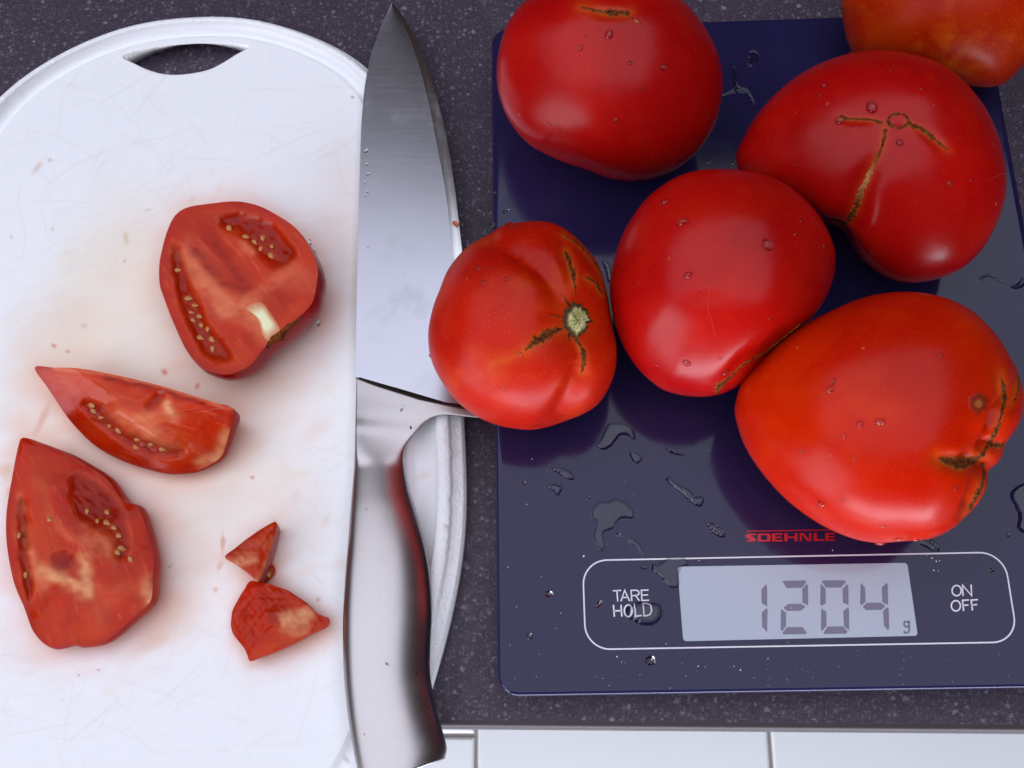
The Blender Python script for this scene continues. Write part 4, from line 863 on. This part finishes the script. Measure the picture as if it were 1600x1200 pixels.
# juice stain and painted contact shade on the board round the pieces
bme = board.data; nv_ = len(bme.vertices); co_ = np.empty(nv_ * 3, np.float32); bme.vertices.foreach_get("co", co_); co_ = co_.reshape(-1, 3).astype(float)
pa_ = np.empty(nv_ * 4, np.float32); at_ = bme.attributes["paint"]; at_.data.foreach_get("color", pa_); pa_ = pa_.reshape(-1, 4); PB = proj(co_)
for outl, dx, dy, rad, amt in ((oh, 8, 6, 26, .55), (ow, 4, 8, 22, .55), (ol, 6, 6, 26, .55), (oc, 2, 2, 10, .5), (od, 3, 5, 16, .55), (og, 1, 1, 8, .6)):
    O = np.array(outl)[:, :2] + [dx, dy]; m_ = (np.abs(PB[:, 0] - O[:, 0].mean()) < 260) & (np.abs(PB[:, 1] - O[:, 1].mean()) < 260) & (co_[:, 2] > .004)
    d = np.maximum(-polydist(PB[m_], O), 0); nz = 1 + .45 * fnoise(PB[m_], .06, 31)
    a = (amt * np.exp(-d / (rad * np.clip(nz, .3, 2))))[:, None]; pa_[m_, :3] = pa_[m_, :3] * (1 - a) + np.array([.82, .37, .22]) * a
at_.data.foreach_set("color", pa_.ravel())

# ------------------------------------------------------------------ water on the scale
def puddle(px, label, h, edge=6.0, group=None, z=ZT, n=110):
    Q = spline(px, n); q = Q + np.stack([fnoise(Q, .5, 3), fnoise(Q, .5, 4)], -1) * .5
    c = q.mean(0); V = []; nr = 14
    # inward steps towards the middle; height from the distance to the outline
    pts = []
    tg_ = np.roll(q, -2, 0) - np.roll(q, 2, 0); nm = np.c_[-tg_[:, 1], tg_[:, 0]]; nm /= np.linalg.norm(nm, axis=1)[:, None] + 1e-9
    if polydist((q + nm * .4), q).mean() < 0: nm = -nm
    g = []; x0, y0 = q.min(0); x1, y1 = q.max(0); step = max(.8, min(1.6, (x1 - x0 + y1 - y0) / 90))
    gx, gy = np.meshgrid(np.arange(x0, x1, step), np.arange(y0, y1, step)); gp = np.c_[gx.ravel(), gy.ravel()]
    gp = gp + np.random.default_rng(1).uniform(-.04, .04, gp.shape) * step
    dd = polydist(gp, q); gp = gp[dd > step * .55]
    from mathutils.geometry import delaunay_2d_cdt
    allp = np.vstack([q, gp])
    vs, es, fs, *_ = delaunay_2d_cdt([Vector((float(a), float(b))) for a, b in allp], [], [list(range(n))], 1, 1e-6)
    P = np.array([(v[0], v[1]) for v in vs]); D = np.maximum(polydist(P, q), 0)
    t = np.clip(D / edge, 0, 1); H = 1.3 * h * (t * t * (3 - 2 * t) * .9 + .1 * np.sqrt(t)) * (1 + .06 * fnoise(P, .05, 8))
    nb_ = len(P); VV = [W(x, y, z) + [0, 0, hh + .00001] for (x, y), hh in zip(P, H)]
    o = mesh_obj("water_puddle", VV, fs, M_FILM)
    bm = bmesh.new(); bm.from_mesh(o.data); bmesh.ops.recalc_face_normals(bm, faces=bm.faces)
    up = sum(f.normal.z for f in bm.faces)
    if up < 0: bmesh.ops.reverse_faces(bm, faces=bm.faces)
    bm.to_mesh(o.data); bm.free()
    return tag(o, label, "water", group or "water spilled on the scale")
z5 = lambda P: zm(P, 3.157, 760, 620); zp = lambda P: zm(P, 6.668, 890, 850); zr = lambda P: zm(P, 2.727, 1120, 430)
puddle(z5([(515, 570), (530, 540), (560, 515), (600, 515), (630, 500), (670, 510), (710, 540), (735, 575), (720, 602), (670, 600), (640, 630), (630, 650), (590, 665), (582, 690), (590, 720), (580, 765), (550, 745), (525, 690), (530, 660), (540, 620), (520, 600)]), "large hook shaped water film left of the brand name", .00045, 5)
puddle(z5([(885, 400), (910, 393), (945, 430), (1000, 455), (1030, 490), (1075, 495), (1060, 540), (1030, 535), (990, 505), (940, 460), (900, 430)]), "long slanted water puddle above the drop beside the brand name", .0007, 5)
puddle(z5([(1075, 613), (1110, 618), (1150, 640), (1180, 665), (1180, 690), (1150, 693), (1115, 670), (1090, 640)]), "almond shaped water drop just left of the brand name", .0013, 9)
puddle(z5([(300, 320), (330, 345), (380, 350), (420, 370), (435, 405), (410, 410), (370, 385), (330, 365)]), "narrow water streak below the tomato by the knife", .0005, 4)
puddle(z5([(285, 435), (330, 430), (345, 415), (350, 435), (375, 435), (370, 465), (350, 488), (325, 460)]), "ragged little puddle below the narrow water streak", .0006, 4)
puddle(z5([(590, 150), (610, 130), (650, 128), (700, 135), (725, 165), (735, 212), (700, 195), (660, 190), (620, 240), (580, 262), (540, 238), (560, 210)]), "arched water film between two tomato reflections under the middle tomato", .0005, 4)
puddle(z5([(705, 270), (730, 265), (768, 295), (762, 320), (735, 330), (712, 305)]), "round water film under the arched one", .0004, 4)
puddle(z5([(880, 250), (920, 245), (955, 272), (995, 282), (950, 290), (900, 275)]), "thin water streak left of the largest tomato", .0005, 4)
puddle(za([(800, 460), (860, 430), (950, 388), (1080, 380), (1200, 395), (1290, 405), (1350, 470), (1375, 550), (1350, 660), (1290, 740), (1200, 780), (1100, 790), (980, 765), (880, 712), (800, 670), (765, 600), (765, 520)]), "thick water drop standing over the word HOLD", .0012, 11)
puddle(zp([(870, 200), (930, 210), (1000, 150), (1100, 132), (1200, 145), (1245, 215), (1180, 240), (1145, 300), (1138, 440), (1050, 455), (985, 390), (950, 340), (860, 285)]), "water film crossing the display's upper left corner", .0005, 4)
puddle(z5([(697, 700), (725, 695), (745, 715), (770, 745), (790, 780), (765, 785), (735, 745), (705, 730)]), "curved water smear above the control panel's border line", .0003, 4)
puddle(z5([(757, 830), (780, 825), (800, 832), (795, 850), (768, 850)]), "small smear inside the border line near its top", .0003, 3)
puddle(zr([(1248, 935), (1270, 905), (1300, 890), (1330, 900), (1330, 1080), (1300, 1095), (1278, 1075), (1285, 1030), (1265, 980)]), "water film at the right rim of the photo beside the largest tomato", .0006, 5)
puddle(zr([(1085, 45), (1120, 20), (1160, 5), (1180, 15), (1230, 40), (1270, 60), (1310, 45), (1310, 10), (1260, 45), (1215, 25), (1170, -5), (1130, 5)]), "winding water streak behind the largest tomato's shoulder", .0007, 4)
puddle([(1430, 842), (1440, 841), (1450, 846), (1459, 852), (1468, 860), (1460, 863), (1448, 856), (1436, 850)], "dark water streak against the largest tomato's front", .0007, 3)
puddle([(1452, 843), (1460, 845), (1468, 858), (1464, 861), (1457, 852)], "short water dash ending by the border line", .0007, 3)
puddle(z8([(40, 260), (55, 300), (60, 345), (100, 365), (130, 420), (118, 425), (85, 380), (30, 385), (-10, 400), (-10, 388), (40, 360), (38, 310)]), "forked water trail between the two back tomatoes", .0003, 3)
puddle([(940, 408), (950, 409), (956, 424), (957, 445), (950, 440), (946, 422)], "small water film between the middle tomato and the stem tomato", .0004, 3)
puddle(z8([(100, 215), (130, 205), (150, 230), (140, 255), (115, 275), (95, 265), (105, 240)]), "faint water ring behind the middle tomato", .0003, 3)
for x, y, r1, r2, h, a, lb in [(1016, 1033, 8, 8, .45, 0, "round water bead below the border line under the display"), (857.5, 928, 7, 5, .45, .9, "oval water bead on the glass left of the word TARE"), (819, 755, 4, 3, .4, 0, "small water bead near the glass edge under the green stemmed tomato"), (935, 945, 8, 3.5, .3, -1.2, "slender water bead just inside the border line beside HOLD"), (1549, 891, 5, 3, .4, 1.2, "small water bead inside the border line above ON"), (919.5, 777, 3.5, 3, .3, 0, "tiny water bead above the hook shaped water film"), (769, 352, 4, 7, .4, 0, "water bead hanging on the scale's left glass edge"), (827, 994, 6, 5, .15, 0, "flat faint water bead at the lower left of the glass"), (1146, 255, 4, 4, .4, 0, "water bead against the left flank of the star scarred tomato"), (1108, 254, 3, 4, .4, 0, "tiny water bead beside the back left tomato's right flank"), (967, 836, 5, 3, .25, .7, "flat water bead between the hook shaped film and its smear"), (1575, 836, 3, 3, .4, 0, "tiny water bead at the right beside the rim water film"), (773, 300, 4, 3, .3, 0, "upper water bead on the glass left of the middle tomato"), (790, 330, 3, 6, .3, 0, "long water bead on the glass above the green stemmed tomato")]:
    p = W(x, y, ZT + .00009); k = np.linalg.norm(p - CAM) / FPX
    water_cap(p, (0, 0, 1), r1 * k, r2 * k, r1 * k * h * .7, a, lb, "water beads on the scale", mat=M_FILM)
# pale dust on the scale: nobody could count it
V, F = [], []; dr = np.random.default_rng(9)
spots = [(912, 869, 3.0), (964, 1026, 2.2), (971, 1034, 1.4), (1091, 1041, 1.8), (1102, 1042, 1.2), (1147, 1041, 1.6), (1157, 1047, 2.2), (1178, 1059, 1.2), (1200, 1029, 1.5), (1203, 1060, 1.2), (1230, 1062, 1.5), (1041, 1006, 1.5), (1231, 1004, 1.4), (1092, 876, 1.4), (1301, 860, 1.8), (831, 717, 1.6), (823, 788, 1.4), (794, 886, 1.8), (846, 901, 1.3), (807, 948, 1.3), (876, 958, 1.5), (869, 982, 1.2), (797, 1008, 1.5), (942, 1060, 1.2), (838, 1057, 1.2), (1047, 1075, 1.4), (1200, 1071, 1), (1072, 1056, 1.2), (1000, 1054, 1.4), (952, 1083 - 12, 1.2), (1456, 872, 2.4), (1463, 877, 2), (1468, 876, 1.4), (1459, 891, 2.4), (1466, 892, 1.4), (1448, 868, 1.2), (1142, 926, 1.3), (1237, 950, 1.6), (1106, 975, 1)] + [(dr.uniform(800, 1580), dr.uniform(1015, 1070), dr.uniform(.5, 1.0)) for _ in range(40)] + [(dr.uniform(800, 1180), dr.uniform(690, 860), dr.uniform(.4, .8)) for _ in range(40)]
for x, y, r in spots:
    o = len(V); n_ = 6; st = dr.uniform(.5, 1.3); a0 = dr.uniform(0, 3)
    for k in range(n_):
        a = 2 * math.pi * k / n_; u, v = r * .5 * math.cos(a), r * .5 * st * math.sin(a)
        V.append(W(x + u * math.cos(a0) - v * math.sin(a0), y + u * math.sin(a0) + v * math.cos(a0), ZT + .00015))
    V.append(W(x, y, ZT + .00022)); F += [(o + (k + 1) % n_, o + k, o + n_) for k in range(n_)]
tag(mesh_obj("dust", V, F, M_DUST), "pale dust specks scattered on the scale glass", "dust", kind="stuff")
# droplets on the blade
for x, y, r in [(572, 236, 4), (573, 257, 3), (575, 272, 3), (570, 285, 2.5), (574, 300, 3), (572, 306, 2.5), (590, 295, 2), (583, 312, 2), (600, 380, 2.5), (612, 395, 2.5), (575, 385, 2.5), (630, 430, 3), (650, 400, 2), (640, 455, 3), (625, 470, 3), (600, 480, 2.5), (655, 372, 2), (660, 420, 2.5), (637, 450, 2), (592, 430, 2), (610, 520, 2.5)]:
    z = float(kz(y)) + .0021 - .0009 * (x - 565) / 140; p = W(x, y, z); k = np.linalg.norm(p - CAM) / FPX
    water_cap(p, (0, 0, 1), r * k * .8, r * k * 1.3, r * k * .4, .2, "tiny water drop on the flat of the knife blade", "water drops on the knife blade")
p = [W(x, y, float(kz(y)) + .0009) for x, y in [(707, 347), (713, 346), (718, 350), (716, 355), (709, 352)]]
tag(mesh_obj("tomato_scrap", [tuple(q) for q in p] + [tuple(q + np.array([0, 0, .0006])) for q in p], [(5, 6, 7, 8, 9)[::-1]] + grid_faces(2, 5, True), M_STAIN), "orange tomato fleck on the knife's cutting edge", "tomato scrap")
# fine hair over the star scarred tomato's right side
def hair(pts, t, label):
    Q = spline(pts, 40, closed=False); V = []
    last = None
    for x, y in Q:
        p, nn = hit(t, x, y)
        if p is None: p, nn = last + np.array([.0002, 0, -.0001]), np.array([0, 0, 1.])
        last = p; c = p + nn * .0003
        for a in range(4): V.append(c + .00003 * np.array([math.cos(a * 1.571), math.sin(a * 1.571), (a % 2) * .5]))
    tag(mesh_obj("hair", V, grid_faces(40, 4, True), plain("fine_hair", (.55, .10, .07), .5)), label, "hair")
hair([(1545, 281), (1555, 276), (1563, 272), (1571, 271)], t2, "fine pale hair on the star scarred tomato's right side")
hair([(1116, 431), (1110, 448), (1106, 470), (1107, 487), (1112, 500), (1118, 526)], t4, "fine pale hair lying down the front of the middle tomato")
